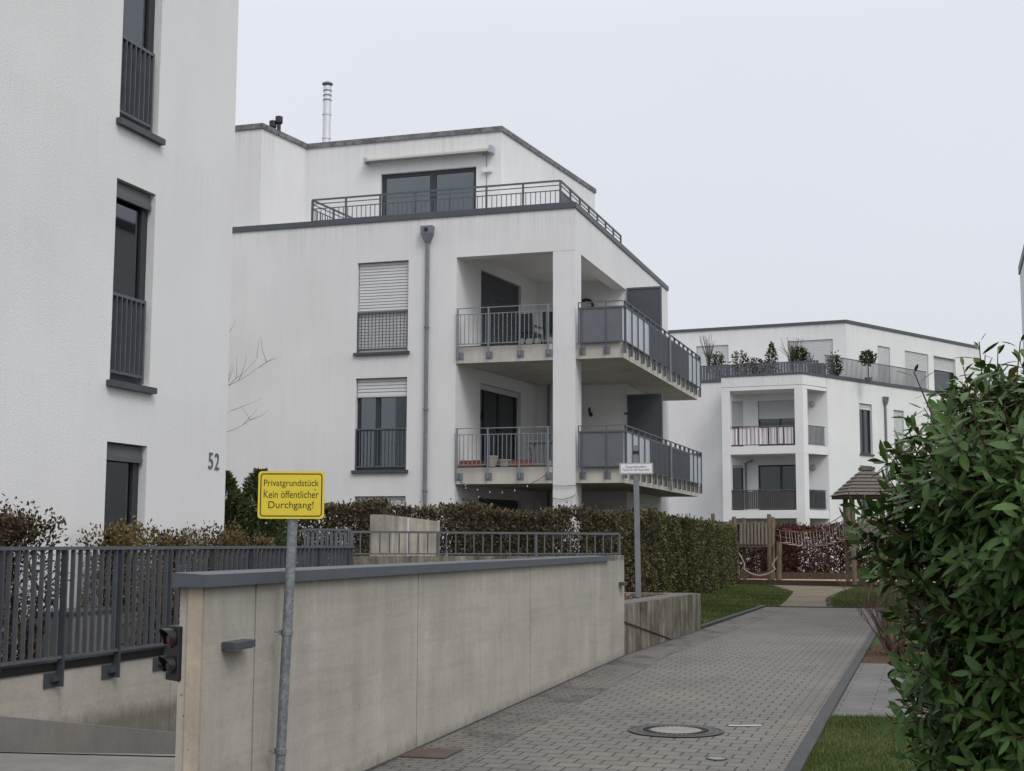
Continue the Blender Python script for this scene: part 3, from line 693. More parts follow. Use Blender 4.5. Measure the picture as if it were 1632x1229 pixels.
MB().hexa([PW.p(.0, .001, .50), PW.p(.04, .001, .47), PW.p(.04, .016, .47), PW.p(.0, .016, .50), PW.p(3.55, .001, .0), PW.p(3.62, .001, .0), PW.p(3.62, .016, .0), PW.p(3.55, .016, .0)]).build('sloping_seam', M['black'], w)
MB().box(PL - .3, PL, -2.1, -.451, -.1, .69, PW).build('end_wall', M['concrete_stain'], w)
tag(MB().box(.0, PL - .301, -2.1, -.455, .0, .66, PW).build('planter_bed', M['soil']), kind='structure')
tag(MB().poly([PW.p(.02, -.44, .743), PW.p(PL - .05, -.44, .697), PW.p(PL - .05, -.03, .697), PW.p(.02, -.03, .743)]).build('planter_cap', M['path_slabs']), kind='structure')

# covers in the paving
def ringmesh(rs, z, c, n=48):
    mb = MB()
    for r0_, r1_, zz in rs:
        for k in range(n):
            a, b = 2 * math.pi * k / n, 2 * math.pi * (k + 1) / n
            mb.poly([(c[0] + r0_ * math.cos(a), c[1] + r0_ * math.sin(a), z + zz), (c[0] + r1_ * math.cos(a), c[1] + r1_ * math.sin(a), z + zz), (c[0] + r1_ * math.cos(b), c[1] + r1_ * math.sin(b), z + zz), (c[0] + r0_ * math.cos(b), c[1] + r0_ * math.sin(b), z + zz)])
    return mb
mc = thing('manhole_cover', 'round iron manhole cover with pale concrete centre in the lane', 'manhole cover', (1.45, 12.26, .013))
ringmesh([(.30, .335, .004), (.345, .385, .002), (.392, .415, .004)], 0, (0, 0)).build('iron_rings', M['cast_iron'], mc)
ringmesh([(.225, .30, .003)], 0, (0, 0)).build('toothed_ring', M['cast_iron'], mc)
ringmesh([(.0, .425, -.001)], 0, (0, 0)).build('dark_gap', M['black'], mc)
ringmesh([(.0, .222, .006)], 0, (0, 0)).build('concrete_fill', M['cover_fill'], mc)
tb = MB()
for k in range(40):
    a = 2 * math.pi * k / 40; c, s = math.cos(a), math.sin(a)
    tb.hexa([(c * .24 - s * .006, s * .24 + c * .006, .003), (c * .29 - s * .006, s * .29 + c * .006, .003), (c * .29 + s * .006, s * .29 - c * .006, .003), (c * .24 + s * .006, s * .24 - c * .006, .003),
             (c * .24 - s * .006, s * .24 + c * .006, .009), (c * .29 - s * .006, s * .29 + c * .006, .009), (c * .29 + s * .006, s * .29 - c * .006, .009), (c * .24 + s * .006, s * .24 - c * .006, .009)])
tb.build('teeth', M['black'], mc)
vc = thing('valve_cover', 'small oval iron valve cover in the lane nearer than the manhole', 'valve cover', (1.58, 10.72, .012))
ringmesh([(0, .085, .001)], 0, (0, 0), 28).build('plate', M['zinc'], vc); ringmesh([(.07, .082, .004)], 0, (0, 0), 28).build('rim', M['cast_iron'], vc)
dp = thing('drain_plate', 'rusty brown square iron plate at the foot of the ramp wall', 'drain cover', (*xy(GW, -.15, .22), .0125), -HD)
MB().box(-.19, .16, -.26, .2, .001, .004).build('plate', M['rust'], dp); MB().box(-.205, .175, -.275, .215, -.001, .0008).build('rim', M['black'], dp)
mk = MB().box(-.15, .15, -.035, .035, 0, .003).build('road_marking', M['paint']); mk.location = (2.12, 12.62, .0105); tag(mk, kind='structure')

# ------------------------------------------------------------------ the house at the left, number 52
HL = thing('apartment_building', 'tall white rendered apartment house at the left edge with narrow french windows', 'building', (-3.644, 17.416, 0), -D2)
LF = Fr(0, 0, 0, 1)                       # a = local y (0 at the corner, negative towards the camera), d = local x outwards
LO = -2.43
wl_h = [(-.17 + LO, .62 + LO, z0, z1) for z0, z1 in ((.45, 2.73), (3.41, 5.69), (6.37, 8.66), (9.35, 11.6))]
more = [(h[0] - 4.6, h[1] - 4.6 + .5, h[2], h[3]) for h in wl_h]
wb = MB(); wb.wall(LF, -12.5, 0, .3, 13.2, wl_h + more, .26)
wb.poly([(0, 0, .3), (-11, 0, .3), (-11, 0, 13.2), (0, 0, 13.2)]); wb.poly([(0, -12.5, .3), (-11, -12.5, .3), (-11, -12.5, 13.2), (0, -12.5, 13.2)]); wb.poly([(-11, 0, .3), (-11, -12.5, .3), (-11, -12.5, 13.2), (-11, 0, 13.2)])
wb.build('wall', M['stucco'], HL)
MB().prism([(-11.03, .03), (.03, .03), (.03, -12.53), (-11.03, -12.53)], 13.2, 13.36).build('roof_coping', M['coping'], HL)
for k, h in enumerate(wl_h):
    a0, a1, z0, z1 = h
    rail = None if k == 0 else (a0 + .01, a1 - .12, z0 + .09, z0 + .99, -.03, .098, .012, .055)
    dr = {0: [(a0 + .05, a0 + .34, z0, z1, M['curtain_grey'], 'curtain')], 1: [(a0 + .05, a1 - .3, z0, z1 - .45, M['curtain_grey'], 'blind')], 2: [(a0 + .05, a1 - .2, z0 + .05, z0 + 1.35, M['blind'], 'blind')], 3: []}[k]
    window(HL, LF, a0, a1, z0, z1, .10, (), .12, .065 if k != 2 else 0, M['shutter_dark'], rail, k > 0, dr, M['rail'])
for h in more: window(HL, LF, *h, .10, ((h[0] + h[1]) / 2,), .09, .5, M['shutter'], None, True)
hn = thing('house_number', 'grey house number 52 on the white wall near the corner', 'house number', (-3.644, 17.416, 0), -D2)
for ch, a in (('5', 2.045 + LO), ('2', 2.195 + LO)):
    mx_ = Matrix.Translation(LF.p(a, .012, 2.645)) @ Matrix(((0, 0, 1, 0), (1, 0, 0, 0), (0, 1, 0, 0), (0, 0, 0, 1)))
    o = text_mesh(ch, .105, .205, M['digit'], 'digit', hn, mx_)
    bm = bmesh.new(); bm.from_mesh(o.data); r_ = bmesh.ops.extrude_face_region(bm, geom=list(bm.faces)); bmesh.ops.translate(bm, vec=(-.012, 0, 0), verts=[v for v in r_['geom'] if isinstance(v, bmesh.types.BMVert)]); bm.to_mesh(o.data); bm.free()
lw_ = thing('utility_box', 'low plain grey box standing behind the slatted railing', 'utility box', (-3.644, 17.416, 0), -D2)
MB().box(-3.9, -2.55, .08, .55, .5, .93, LF).build('body', M['coated'], lw_); MB().box(-3.92, -2.53, .07, .57, .931, .955, LF).build('lid', M['coping'], lw_)

# ------------------------------------------------------------------ the house in the middle
CX, CY = 1.5157, 32.4534
HM = thing('apartment_building', 'white apartment house with stacked corner balconies and a set back penthouse', 'building', (CX, CY, 0), -D2)
to_m = rot_local(-D2, (CX, CY))
FF = Fr(0, 0, -1, 0, True)               # front: a = u to the left, d towards the viewer (-y)
assert FF.p(1, 1, 0)[1] < 0
SW = Fr(0, 0, 0, 1)                      # right side: a = back, d = outwards (+x)
sk = (.1122, .9937)                      # the skewed inner direction
G0 = .3
# front wall with its windows
fh = [(4.33, 5.72, 6.38, 8.69), (4.33, 5.72, 3.42, 5.73), (4.33, 5.70, .46, 2.77)]
lh = [(1.43, 4.0, 6.44, 8.65), (1.43, 4.0, 3.47, 5.70), (1.38, 4.0, .5, 2.76)]
LL = Fr(-3.05, 0, *sk)
E_ = 5.12
bx = LL.p(E_, 0, 0)
wb = MB(); wb.wall(FF, 3.05, 16, G0, 9.72, fh, .24)
wb.wall(LL, 0, E_, G0, 8.95, lh, .22)
wb.poly([(bx[0], bx[1], G0), (0, 5.45, G0), (0, 5.45, 8.95), (bx[0], bx[1], 8.95)])
wb.box(-3.05, 0, 0, .36, 8.68, 9.72); wb.box(-.36, 0, .36, 5.45, 8.68, 9.72)
wb.wall(SW, 5.45, 11.5, G0, 9.72, (), .2)
wb.poly([(-3.05, .36, 8.95), (-.36, .36, 8.95), (-.36, 5.45, 8.95), (bx[0], 5.45, 8.95), (-3.05, .36, 8.95)][:4])
wb.poly([(0, 11.5, G0), (-16, 11.5, G0), (-16, 11.5, 9.72), (0, 11.5, 9.72)]); wb.poly([(-16, 0, G0), (-16, 11.5, G0), (-16, 11.5, 9.72), (-16, 0, 9.72)])
wb.poly([(-16, .02, 9.42), (-.02, .02, 9.42), (-.02, 11.48, 9.42), (-16, 11.48, 9.42)])
wb.build('wall', M['stucco_mid'], HM)
MB().box(-.56, .0, .004, .56, G0, 8.679).build('column', M['stucco_mid'], HM)
# parapet coping
cp = MB(); cp.prism([(-16, -.035), (.035, -.035), (.035, 11.53), (-.30, 11.53), (-.30, .30), (-16, .30)], 9.72, 9.86); cp.build('parapet_coping', M['coping'], HM)
for h, s_, d_ in ((fh[0], 1.0, 0), (fh[1], .185, 1), (fh[2], 1.0, 2)):
    dr = [(h[0] + .08, h[1] - .85, h[2], h[3], M['curtain_grey'], 'curtain'), (h[1] - .45, h[1] - .08, h[2], h[3], M['curtain_grey'], 'curtain')] if d_ == 1 else ()
    window(HM, FF, *h, .13, (h[1] - .56,) if d_ == 1 else (), .08, s_, M['shutter'], (h[0] + .02, h[1] - .02, h[2] + .07, h[2] + 1.04, -.035, .1, .016, .016) if d_ < 2 else None, d_ < 2, dr, M['rail'])
for k, h in enumerate(lh):
    window(HM, LL, *h, .12, (2.0, 2.88) if k else (2.88,), .1, [.97, .045, .6][k], M['shutter_dark'] if k != 1 else M['shutter'], None, False, [(2.1, 2.6, h[2], h[3], M['curtain_grey'], 'curtain')] if k == 1 else ())
pipe(HM, -3.8, -.065, .4, 9.08, (0, -1), .05, True, (6.95, 4.9, 2.9))
for z0, z1 in ((.4, 3.06), (3.45, 6.02)):
    MB().tube([(-2.1, 4.98, z0), (-2.1, 4.98, z1)], .045, 10).build('inner_downpipe', M['zinc'], HM)

# balconies
def plate(par, fr, a, d, z, mat=M['rail_light']):
    MB().box(a - .085, a + .085, d + .002, d + .016, z - .085, z + .085, fr).box(a - .015, a + .015, d + .017, d + .04, z - .05, z + .09, fr).build('bracket', mat, par)
def balcony(zt):
    zb = zt - .4
    mb = MB(); mb.prism([(-3.04, .03), (1.16, .03), (1.16, 10.2), (.002, 10.2), (.002, 5.449), (-2.45, 5.05)], zb, zt)
    b = mb.build('balcony', M['concrete_slab'], HM)
    zr = zt + .96
    # front railing, open bars, left of the column
    mb = MB(); f = FF; d = .06
    mb.box(.60, 3.02, d - .012, d + .012, zr - .022, zr, f); mb.box(.60, 3.02, d - .01, d + .01, zr - .175, zr - .155, f); mb.box(.60, 3.02, d - .01, d + .01, zt + .05, zt + .07, f)
    bars(mb, f, .60, 3.02, zt + .07, zr - .175, d, .112, .016, .016)
    r = mb.build('railing', M['rail_light'], b)
    for a in (.66, 1.38, 2.18, 2.98):
        MB().box(a - .018, a + .018, d - .02, d + .02, zt - .27, zr - .023, f).build('post', M['rail_light'], b); plate(b, f, a - (.05 if a > 2.9 else 0), -.03, zt - .22)
    MB().box(.6, 3.02, -.05, -.034, zt - .03, zt + .02, f).build('drip_edge', M['black'], b)
    # front right, solid panels
    F2 = Fr(0, 0, 1, 0); d = .05
    mb = MB(); mb.box(.10, 1.19, d - .015, d + .015, zr - .022, zr, F2); mb.box(.10, 1.19, d - .02, d + .02, zr - .17, zr - .13, F2); mb.box(.10, 1.19, d - .012, d + .012, zt - .03, zt + .0, F2); mb.box(.08, .10, d - .015, d + .015, zt - .03, zr, F2); mb.build('railing', M['rail'], b)
    MB().box(.11, .76, d - .004, d + .004, zt + .0, zr - .17, F2).build('panel', M['panel'], b); MB().box(.78, 1.17, d - .004, d + .004, zt + .0, zr - .17, F2).build('panel', M['panel'], b)
    for a in (.17, .77): 
        MB().box(a - .012, a + .012, d - .025, d + .025, zt - .27, zr - .023, F2).build('post', M['rail'], b); plate(b, F2, a, -.03, zt - .22)
    # side
    S2 = Fr(1.16, 0, 0, 1); d = .06
    mb = MB(); mb.box(-.03, 10.4, d - .02, d + .02, zr - .025, zr, S2); mb.box(-.03, 10.4, d - .018, d + .018, zr - .165, zr - .135, S2); mb.box(-.03, 10.4, d - .015, d + .015, zt - .03, zt, S2)
    mb.build('railing', M['rail'], b)
    n = 15; ps = [.02 + 10.3 * k / n for k in range(n + 1)]
    for k in range(n):
        a0, a1 = ps[k] + .018, ps[k + 1] - .018; mid = (a0 + a1) / 2
        if mid < 2.7 or mid > 8.1: MB().box(a0, a1, d - .004, d + .004, zt + .002, zr - .166, S2).build('panel', M['panel_light'], b)
    sb = MB(); bars(sb, S2, ps[4], ps[12], zt + .0, zr - .166, d, .085, .022, .05); sb.build('slats', M['rail'], b)
    for a in ps:
        MB().box(a - .014, a + .014, d - .03, d + .03, zt - .3, zr - .026, S2).box(a - .05, a - .016, .002, .02, zt - .3, zt - .08, S2).build('post', M['rail'], b)
    MB().tube([S2.p(5.28, d + .05, zb), S2.p(5.28, d + .05, zr - .02)], .035, 10).build('drain_pipe', M['rail_light'], b)
    # end piece
    F3 = Fr(0, 10.2, 1, 0, True)
    MB().box(.02, 1.2, .03, .06, zt - .02, zr - .03, F3).build('panel', M['panel'], b)
    return b
balcony(6.42); balcony(3.45)
# privacy screens between the two halves
for z0, z1 in ((6.43, 8.72), (3.46, 5.72), (.5, 2.35)):
    s_ = MB(); s_.box(.03, 1.02, 5.40, 5.46, z0, z0 + .05); s_.box(.03, 1.02, 5.40, 5.46, z1 - .05, z1); s_.box(.03, .08, 5.401, 5.459, z0 + .05, z1 - .05); s_.box(.97, 1.02, 5.401, 5.459, z0 + .05, z1 - .05)
    o = s_.build('privacy_screen', M['rail'], HM); MB().box(.08, .97, 5.42, 5.44, z0 + .05, z1 - .05).build('panel', M['screen'], o)
    MB().box(-.06, .03, 5.41, 5.45, z1 - .55, z1 - .5).build('hinge', M['rail'], o)
# penthouse
PF = Fr(-2.72, 2.5, -1, 0, True)         # a to the left
PS = Fr(-2.72, 2.5, *sk)                 # skewed right wall
ph_h = (.70, 3.48, 9.5, 11.71)
wb = MB(); wb.wall(PF, 0, 5.75, 9.42, 12.61, [ph_h], .2); wb.wall(PS, 0, 7.13, 9.42, 12.61)
lb = (-8.76, .4); lc = (-8.47, 2.5); e2_ = PS.p(7.13, 0, 0)
wb.poly([(*lb, 9.42), (*lc, 9.42), (*lc, 12.61), (*lb, 12.61)]); wb.poly([(*lb, 9.42), (-16, .4, 9.42), (-16, .4, 12.61), (*lb, 12.61)])
wb.poly([(e2_[0], e2_[1], 9.42), (-16, e2_[1], 9.42), (-16, e2_[1], 12.61), (e2_[0], e2_[1], 12.61)]); wb.poly([(-16, .4, 9.42), (-16, e2_[1], 9.42), (-16, e2_[1], 12.61), (-16, .4, 12.61)])
wb.build('penthouse_wall', M['stucco_mid'], HM)
o_ = .04
MB().prism([(-16.04, .4 - o_), (lb[0] + o_, lb[1] - o_), (lc[0] + o_, lc[1] - o_), (-2.72 + o_, 2.5 - o_), (e2_[0] + o_, e2_[1] + o_), (-16.04, e2_[1] + o_)], 12.61, 12.75).build('roof_edge', M['coping_old'], HM)
window(HM, PF, *ph_h, .1, (1.98,), .11, .0, None, None, False, [(1.0, 1.9, 9.5, 10.35, M['curtain_grey'], 'curtain')])
aw = MB(); aw.hexa([PF.p(.28, .02, 12.08), PF.p(3.85, .02, 12.05), PF.p(3.85, .22, 12.0), PF.p(.28, .22, 12.03), PF.p(.28, .02, 12.18), PF.p(3.85, .02, 12.15), PF.p(3.85, .20, 12.08), PF.p(.28, .20, 12.11)])
a_ = aw.build('awning', M['pot_pale'], HM)
MB().box(.18, .28, .0, .23, 12.0, 12.19, PF).box(3.85, 3.92, .0, .22, 11.98, 12.15, PF).box(.4, .5, .0, .1, 11.95, 12.05, PF).build('end_cap', M['panel_light'], a_)
MB().box(.28, 3.85, .2, .24, 11.99, 12.035, PF).build('front_bar', M['rail'], a_)
MB().box(.40, .415, .002, .015, 10.9, 11.95, PF).build('cable', M['rail_light'], a_)
MB().box(.25, .5, .002, .10, 11.5, 11.62, PF).build('junction_box', M['white_metal'], HM)
MB().tube([PS.p(.75, .06, 10.3), PS.p(.75, .06, 10.55)], .07, 12).build('wall_light', M['pot_pale'], HM)
# terrace railing
tr = MB(); zt = 9.86
def rail3(mb, p, q, n_post):
    for z, w_ in ((10.48, .04), (10.37, .022), (10.24, .022), (9.92, .022)): mb.bar((*p, z), (*q, z), .05 if z > 10.4 else .022, w_)
    L = math.dist(p, q); n = int(L / .125)
    for i in range(1, n):
        x, y = p[0] + (q[0] - p[0]) * i / n, p[1] + (q[1] - p[1]) * i / n; mb.box(x - .008, x + .008, y - .008, y + .008, 9.92, 10.24)
    for i in range(n_post + 1):
        x, y = p[0] + (q[0] - p[0]) * i / n_post, p[1] + (q[1] - p[1]) * i / n_post; mb.box(x - .022, x + .022, y - .022, y + .022, 9.86, 10.47)
rail3(tr, (-7.13, .2), (-.43, .2), 7); rail3(tr, (-.43, .22), (-.40, 6.6), 7); rail3(tr, (-7.13, .22), (-6.95, 2.4), 2)
tr.build('terrace_railing', M['rail'], HM)
MB().box(-.455, -.43, .3, 1.6, 9.9, 10.25).build('terrace_panel', M['panel'], HM)
# flue and vents
lx, ly = to_m(-5.74, 40.9)
fl = MB(); fl.lathe([(.125, 12.7), (.125, 13.3), (.14, 13.3), (.14, 13.35), (.125, 13.35), (.125, 13.95), (.14, 13.95), (.14, 14.0), (.125, 14.0), (.125, 14.7), (.14, 14.7), (.14, 14.76), (.125, 14.76), (.125, 15.62)], (lx, ly, 0), 20)
f_ = fl.build('flue', M['steel'], HM)
MB().lathe([(.10, 15.62), (.10, 15.68), (.165, 15.68), (.165, 15.72), (.05, 15.78)], (lx, ly, 0), 20).build('cowl', M['zinc'], f_)
for k in range(3): MB().lathe([(.127, 15.15 + k * .15), (.14, 15.17 + k * .15), (.127, 15.2 + k * .15)], (lx, ly, 0), 20).build('vent_ring', M['zinc'], f_)
for px_, dx, h_ in ((-6.80, 0, 13.42), (-6.63, .0, 13.55)):
    lx2, ly2 = to_m(px_, 37.6)
    MB().tube([(lx2, ly2, 12.7), (lx2, ly2, h_)], .055, 10).lathe([(.08, h_ - .16), (.105, h_ - .12), (.105, h_ + .05), (.06, h_ + .07)], (lx2, ly2, 0), 12).build('vent_pipe', M['black'], HM)

# things standing and hanging on its balconies (own objects, placed in the house's frame)
def in_m(name, label, cat, group=None): return thing(name, label, cat, (CX, CY, 0), -D2, group)
def chair(x, y, z, rz, label, mat, group):
    t_ = thing('balcony_chair', label, 'chair', (0, 0, 0), 0, group); c, s = math.cos(-D2), math.sin(-D2)
    t_.location = (CX + x * c - y * s, CY + x * s + y * c, z); t_.rotation_euler = (0, 0, rz - D2)
    MB().box(-.27, .27, -.25, .25, .38, .46).build('seat', mat, t_, bevel=.01); MB().hexa([(-.27, .24, .46), (.27, .24, .46), (.27, .30, .46), (-.27, .30, .46), (-.27, .32, .92), (.27, .32, .92), (.27, .38, .92), (-.27, .38, .92)]).build('backrest', mat, t_)
    for sx_ in (-.24, .24):
        for sy_ in (-.22, .24): MB().box(sx_ - .02, sx_ + .02, sy_ - .02, sy_ + .02, 0, .38).build('leg', M['black'], t_)
        MB().box(sx_ - .03, sx_ + .03, -.24, .28, .6, .64).build('armrest', mat, t_)
chair(-1.55, 1.3, 6.42, R(170), 'dark padded armchair on the upper balcony left of the column', M['frame'], 'dark chairs on the upper balcony')
chair(-.85, 1.2, 6.42, R(190), 'dark padded armchair on the upper balcony closest to the column', M['frame'], 'dark chairs on the upper balcony')
chair(-.72, 2.0, 3.45, R(20), 'dark chair behind the table on the middle balcony', M['frame'], None)
tb_ = in_m('balcony_table', 'grey folding table standing on the middle balcony behind the bars', 'table')
MB().box(-1.55, -.65, .85, 1.5, 4.10, 4.14).build('table_top', M['rail_light'], tb_)
for x in (-1.45, -.75):
    MB().bar((x, .9, 3.45), (x, 1.45, 4.1), .03).build('leg', M['rail_light'], tb_); MB().bar((x, 1.45, 3.45), (x, .9, 4.1), .03).build('leg', M['rail_light'], tb_)
def pot(x, y, z, r, h, mat, label, grp=None):
    c, s = math.cos(-D2), math.sin(-D2)
    t_ = thing('flower_pot', label, 'flower pot', (CX + x * c - y * s, CY + x * s + y * c, z), 0, grp)
    MB().lathe([(r * .72, 0), (r, h * .85), (r * 1.08, h * .85), (r * 1.08, h), (r * .9, h), (r * .88, h * .9)], (0, 0, 0), 16).build('pot', mat, t_)
    MB().lathe([(0.001, h * .9), (r * .88, h * .91)], (0, 0, 0), 16).build('soil', M['soil'], t_)
pot(-2.2, .35, 3.45, .13, .3, M['pot_pale'], 'pale pot at the left post of the middle balcony', 'flower pots on the middle balcony')
pot(-1.83, .3, 3.45, .17, .2, M['pot_pale'], 'wide pale pot in the middle of the middle balcony front', 'flower pots on the middle balcony')
pot(-.72, .32, 3.45, .07, .16, M['white_metal'], 'small white pot beside the column on the middle balcony', 'flower pots on the middle balcony')
for x0, x1, lab in ((-2.98, -2.42, 'red planter box at the left end of the middle balcony'), (-1.68, -1.15, 'red planter box in the centre of the middle balcony')):
    b_ = in_m('planter_box', lab, 'planter box', 'red planter boxes on the middle balcony')
    MB().box(x0, x1, .14, .36, 3.452, 3.62).build('box', M['brick_box'], b_); MB().box(x0 + .02, x1 - .02, .16, .34, 3.6205, 3.635).build('soil', M['soil'], b_)
wr = in_m('wall_wreath', 'dark round wreath hanging on the upper loggia back wall beside the column', 'wreath')
mb = MB(); mb.tube([(-1.08 + .2 * math.cos(2 * math.pi * k / 24), 5.18, 8.2 + .2 * math.sin(2 * math.pi * k / 24)) for k in range(25)], .04, 8); mb.build('ring', M['black'], wr)
sg = in_m('string_lights', 'string of small bulbs looping below the middle balcony around the column', 'string lights')
def sag(p, q, s_, n=14):
    return [(p[0] + (q[0] - p[0]) * t_, p[1] + (q[1] - p[1]) * t_, p[2] + (q[2] - p[2]) * t_ - s_ * 4 * t_ * (1 - t_)) for t_ in [i / n for i in range(n + 1)]]
loops = [sag((-2.9, -.08, 3.12), (-.7, -.08, 3.25), .32), sag((-2.9, -.06, 3.10), (-.6, -.04, 2.3), .25), sag((-.6, -.03, 3.0), (.02, -.03, 3.0), .02), sag((-.6, -.035, 2.72), (.02, -.03, 2.78), .08), sag((-.6, -.04, 2.45), (.02, -.03, 2.46), .05), sag((.02, .0, 2.5), (.5, 5.3, 2.75), .25)]
mb = MB()
for l_ in loops: mb.tube(l_, .007, 5)
mb.build('wire', M['black'], sg)
mb = MB()
for l_ in loops[:2]:
    for p_ in l_[1:-1:2]: mb.lathe([(.004, -.055), (.016, -.043), (.016, -.024), (.006, -.004)], p_, 8)
mb.build('bulbs', M['lamp_glass'], sg)
bk = in_m('wall_bracket', 'small dark lamp bracket on the middle loggia wall right of the column', 'lamp')
MB().box(-1.0, -.95, 5.1, 5.2, 5.2, 5.36).lathe([(.02, 5.1), (.06, 5.14), (.04, 5.22)], (-.92, 5.08, 0), 10).build('arm', M['black'], bk)
gs = in_m('glass_screen', 'striped pale screen on the ground floor terrace behind the sign post', 'screen')
MB().box(.02, .75, 5.9, 5.93, 1.9, 2.62).build('sheet', M['panel_light'], gs)
mb = MB()
for i in range(9): mb.box(.04 + i * .085, .07 + i * .085, 5.885, 5.899, 1.9, 2.62)
mb.build('stripes', M['pot_pale'], gs)
MB().box(-.0, .06, 5.88, 5.935, .5, 2.62).build('post', M['rail'], gs)

# ------------------------------------------------------------------ the house at the back right
QX, QY, E1 = 15.0426, 64.8034, R(-23.631)
HR = thing('apartment_building', 'white flat roofed apartment house behind the playground with a two storey balcony tower', 'building', (QX, QY, 0), E1)
RF = Fr(0, 0, -1, 0, True)               # front-left face, a = to the left of the corner
RS = Fr(0, 0, .399, .917)                # right face, a = back
rw = [(4.10, 4.85, 6.22, 8.54), (1.40, 3.36, 6.22, 8.52), (4.12, 4.85, 3.2, 5.41), (1.45, 3.40, 3.2, 5.40), (1.4, 3.4, .25, 2.3)]
sw_ = [(2.70, 3.82, 6.02, 8.50), (2.65, 3.70, 3.05, 5.44), (5.80, 6.76, 6.02, 8.38), (5.8, 6.76, 3.05, 5.4)]
wb = MB(); wb.wall(RF, 0, 14, 0, 9.53, rw, .2); wb.wall(RS, 0, 17, 0, 9.53, sw_, .2)
e_ = RS.p(17, 0, 0)
wb.poly([(e_[0], e_[1], 0), (-14, 15, 0), (-14, 15, 9.53), (e_[0], e_[1], 9.53)]); wb.poly([(-14, 0, 0), (-14, 15, 0), (-14, 15, 9.53), (-14, 0, 9.53)])
wb.poly([(-14, 0.02, 9.4), (0, .02, 9.4), (e_[0] - .02, e_[1], 9.4), (-14, 15, 9.4)])
wb.build('wall', M['stucco_far'], HR)
MB().prism([(-14, -.04), (.03, -.04), (e_[0] + .04, e_[1]), (e_[0] - .3, e_[1]), (-.2, .25), (-14, .25)], 9.53, 9.66).build('parapet_coping', M['coping'], HR)
for k, h in enumerate(rw):
    dr = {2: [(h[0] + .05, h[1] - .05, h[2], h[3], M['curtain'], 'curtain')], 3: [(h[1] - 1.05, h[1] - .1, h[2], h[3], M['curtain_grey'], 'curtain')]}.get(k, ())
    window(HR, RF, *h, .12, (2.3,) if k in (1, 3) else (), .07, [.50, .36, .03, .0, 0][k], M['shutter_far'], None, False, dr)
for k, h in enumerate(sw_):
    window(HR, RS, *h, .12, ((h[0] + h[1]) / 2,), .07, .1 if k < 2 else .6, M['shutter_far'], None, True, [(h[0] + .06, h[0] + .5, h[2], h[3], M['curtain_grey'], 'curtain')])
# balcony tower
BX0, BX1, BY = -4.68, -.79, -1.816
foot = [(BX0, BY), (BX1, BY), (-.02, -.02), (BX0, -.02)]
TS = Fr(BX1, BY, .399, .917)
for z0, z1, nm in ((8.86, 9.53, 'tower_top'), (5.82, 6.20, 'balcony_slab'), (2.81, 3.19, 'balcony_slab')):
    sl_ = MB().prism(foot, z0, z1).build(nm, M['stucco_far'], HR)
    if z0 > 8: MB().prism([(BX0 - .002, BY - .004), (BX1 + .004, BY - .004), (-.01, -.03), (BX0 - .002, -.03)], 9.03, 9.045).build('groove_shade_strip', M['rail'], sl_); MB().prism([(BX0 - .03, BY - .03), (BX1 + .03, BY - .03), (.02, -.041), (BX0 - .03, -.041)], 9.532, 9.62).build('coping', M['coping'], sl_)  # no groove is cut: a dark strip on the face paints its shade
for x0, x1 in ((BX0 + .003, BX0 + .40), (BX1 - .40, BX1 - .003)):
    for z0, z1 in ((0, 2.81), (3.19, 5.82), (6.20, 8.86)): MB().prism([(x0, BY + .004), (x1, BY + .004), (x1 + (.14 if x1 > -2 else 0), BY + .34), (x0, BY + .34)], z0, z1).build('column', M['stucco_far'], HR)
TF = Fr(BX1 - .4, BY + .12, -1, 0, True); L_ = BX1 - .4 - (BX0 + .4)
for z, mat in ((6.20, M['rail']), (3.19, M['boards'])):
    mb = MB(); mb.box(0, L_, -.02, .02, z + .92, z + .96, TF); mb.box(0, L_, -.02, .02, z + .06, z + .09, TF); bars(mb, TF, 0, L_, z + .09, z + .92, 0, .10 if z < 4 else .19, .016, .03)
    mb.box(.2, 1.5, -.1, -.06, z + .06, z + .96, TS) if False else None
    b_ = mb.build('balcony_railing', M['rail'], HR)
    mb = MB(); mb.box(.36, 1.85, -.10, -.06, z + .92, z + .96, TS); mb.box(.36, 1.85, -.10, -.06, z + .06, z + .09, TS); bars(mb, TS, .36, 1.85, z + .09, z + .92, -.08, .10, .018, .035); b2_ = mb.build('balcony_railing', M['rail'], HR)
    if z < 4:
        mb = MB(); n_ = 30
        for i in range(n_):
            a = L_ * i / n_; mb.box(a + .008, a + L_ / n_ - .008, -.05, -.03, z + .07, z + .90 + random.uniform(-.03, .07), TF)
        mb.build('board_screen', M['boards'], b_)
        mb = MB()
        for i in range(14):
            a = .38 + 1.45 * i / 14; mb.box(a + .006, a + .095, -.14, -.12, z + .07, z + .9 + random.uniform(-.03, .05), TS)
        mb.build('board_screen', M['boards'], b2_)
for z in (8.28, 5.25): MB().lathe([(.13, 0), (.15, .03), (.14, .07), (.08, .10)], RF.p(.73, .002, z), 18, Matrix.Rotation(R(90), 4, 'X')).build('wall_light', M['pot_pale'], HR)
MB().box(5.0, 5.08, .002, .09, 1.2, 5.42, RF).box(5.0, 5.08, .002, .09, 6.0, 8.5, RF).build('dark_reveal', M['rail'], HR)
MB().tube([(-4.0, -.06, 3.19), (-4.0, -.06, 5.5), (-3.6, -.25, 5.62)], .05, 10).build('inner_downpipe', M['zinc'], HR)
pp = RS.p(4.95, .07, 0); pipe(HR, pp[0], pp[1], .2, 8.55, RS.n, .055, True, (6, 3))
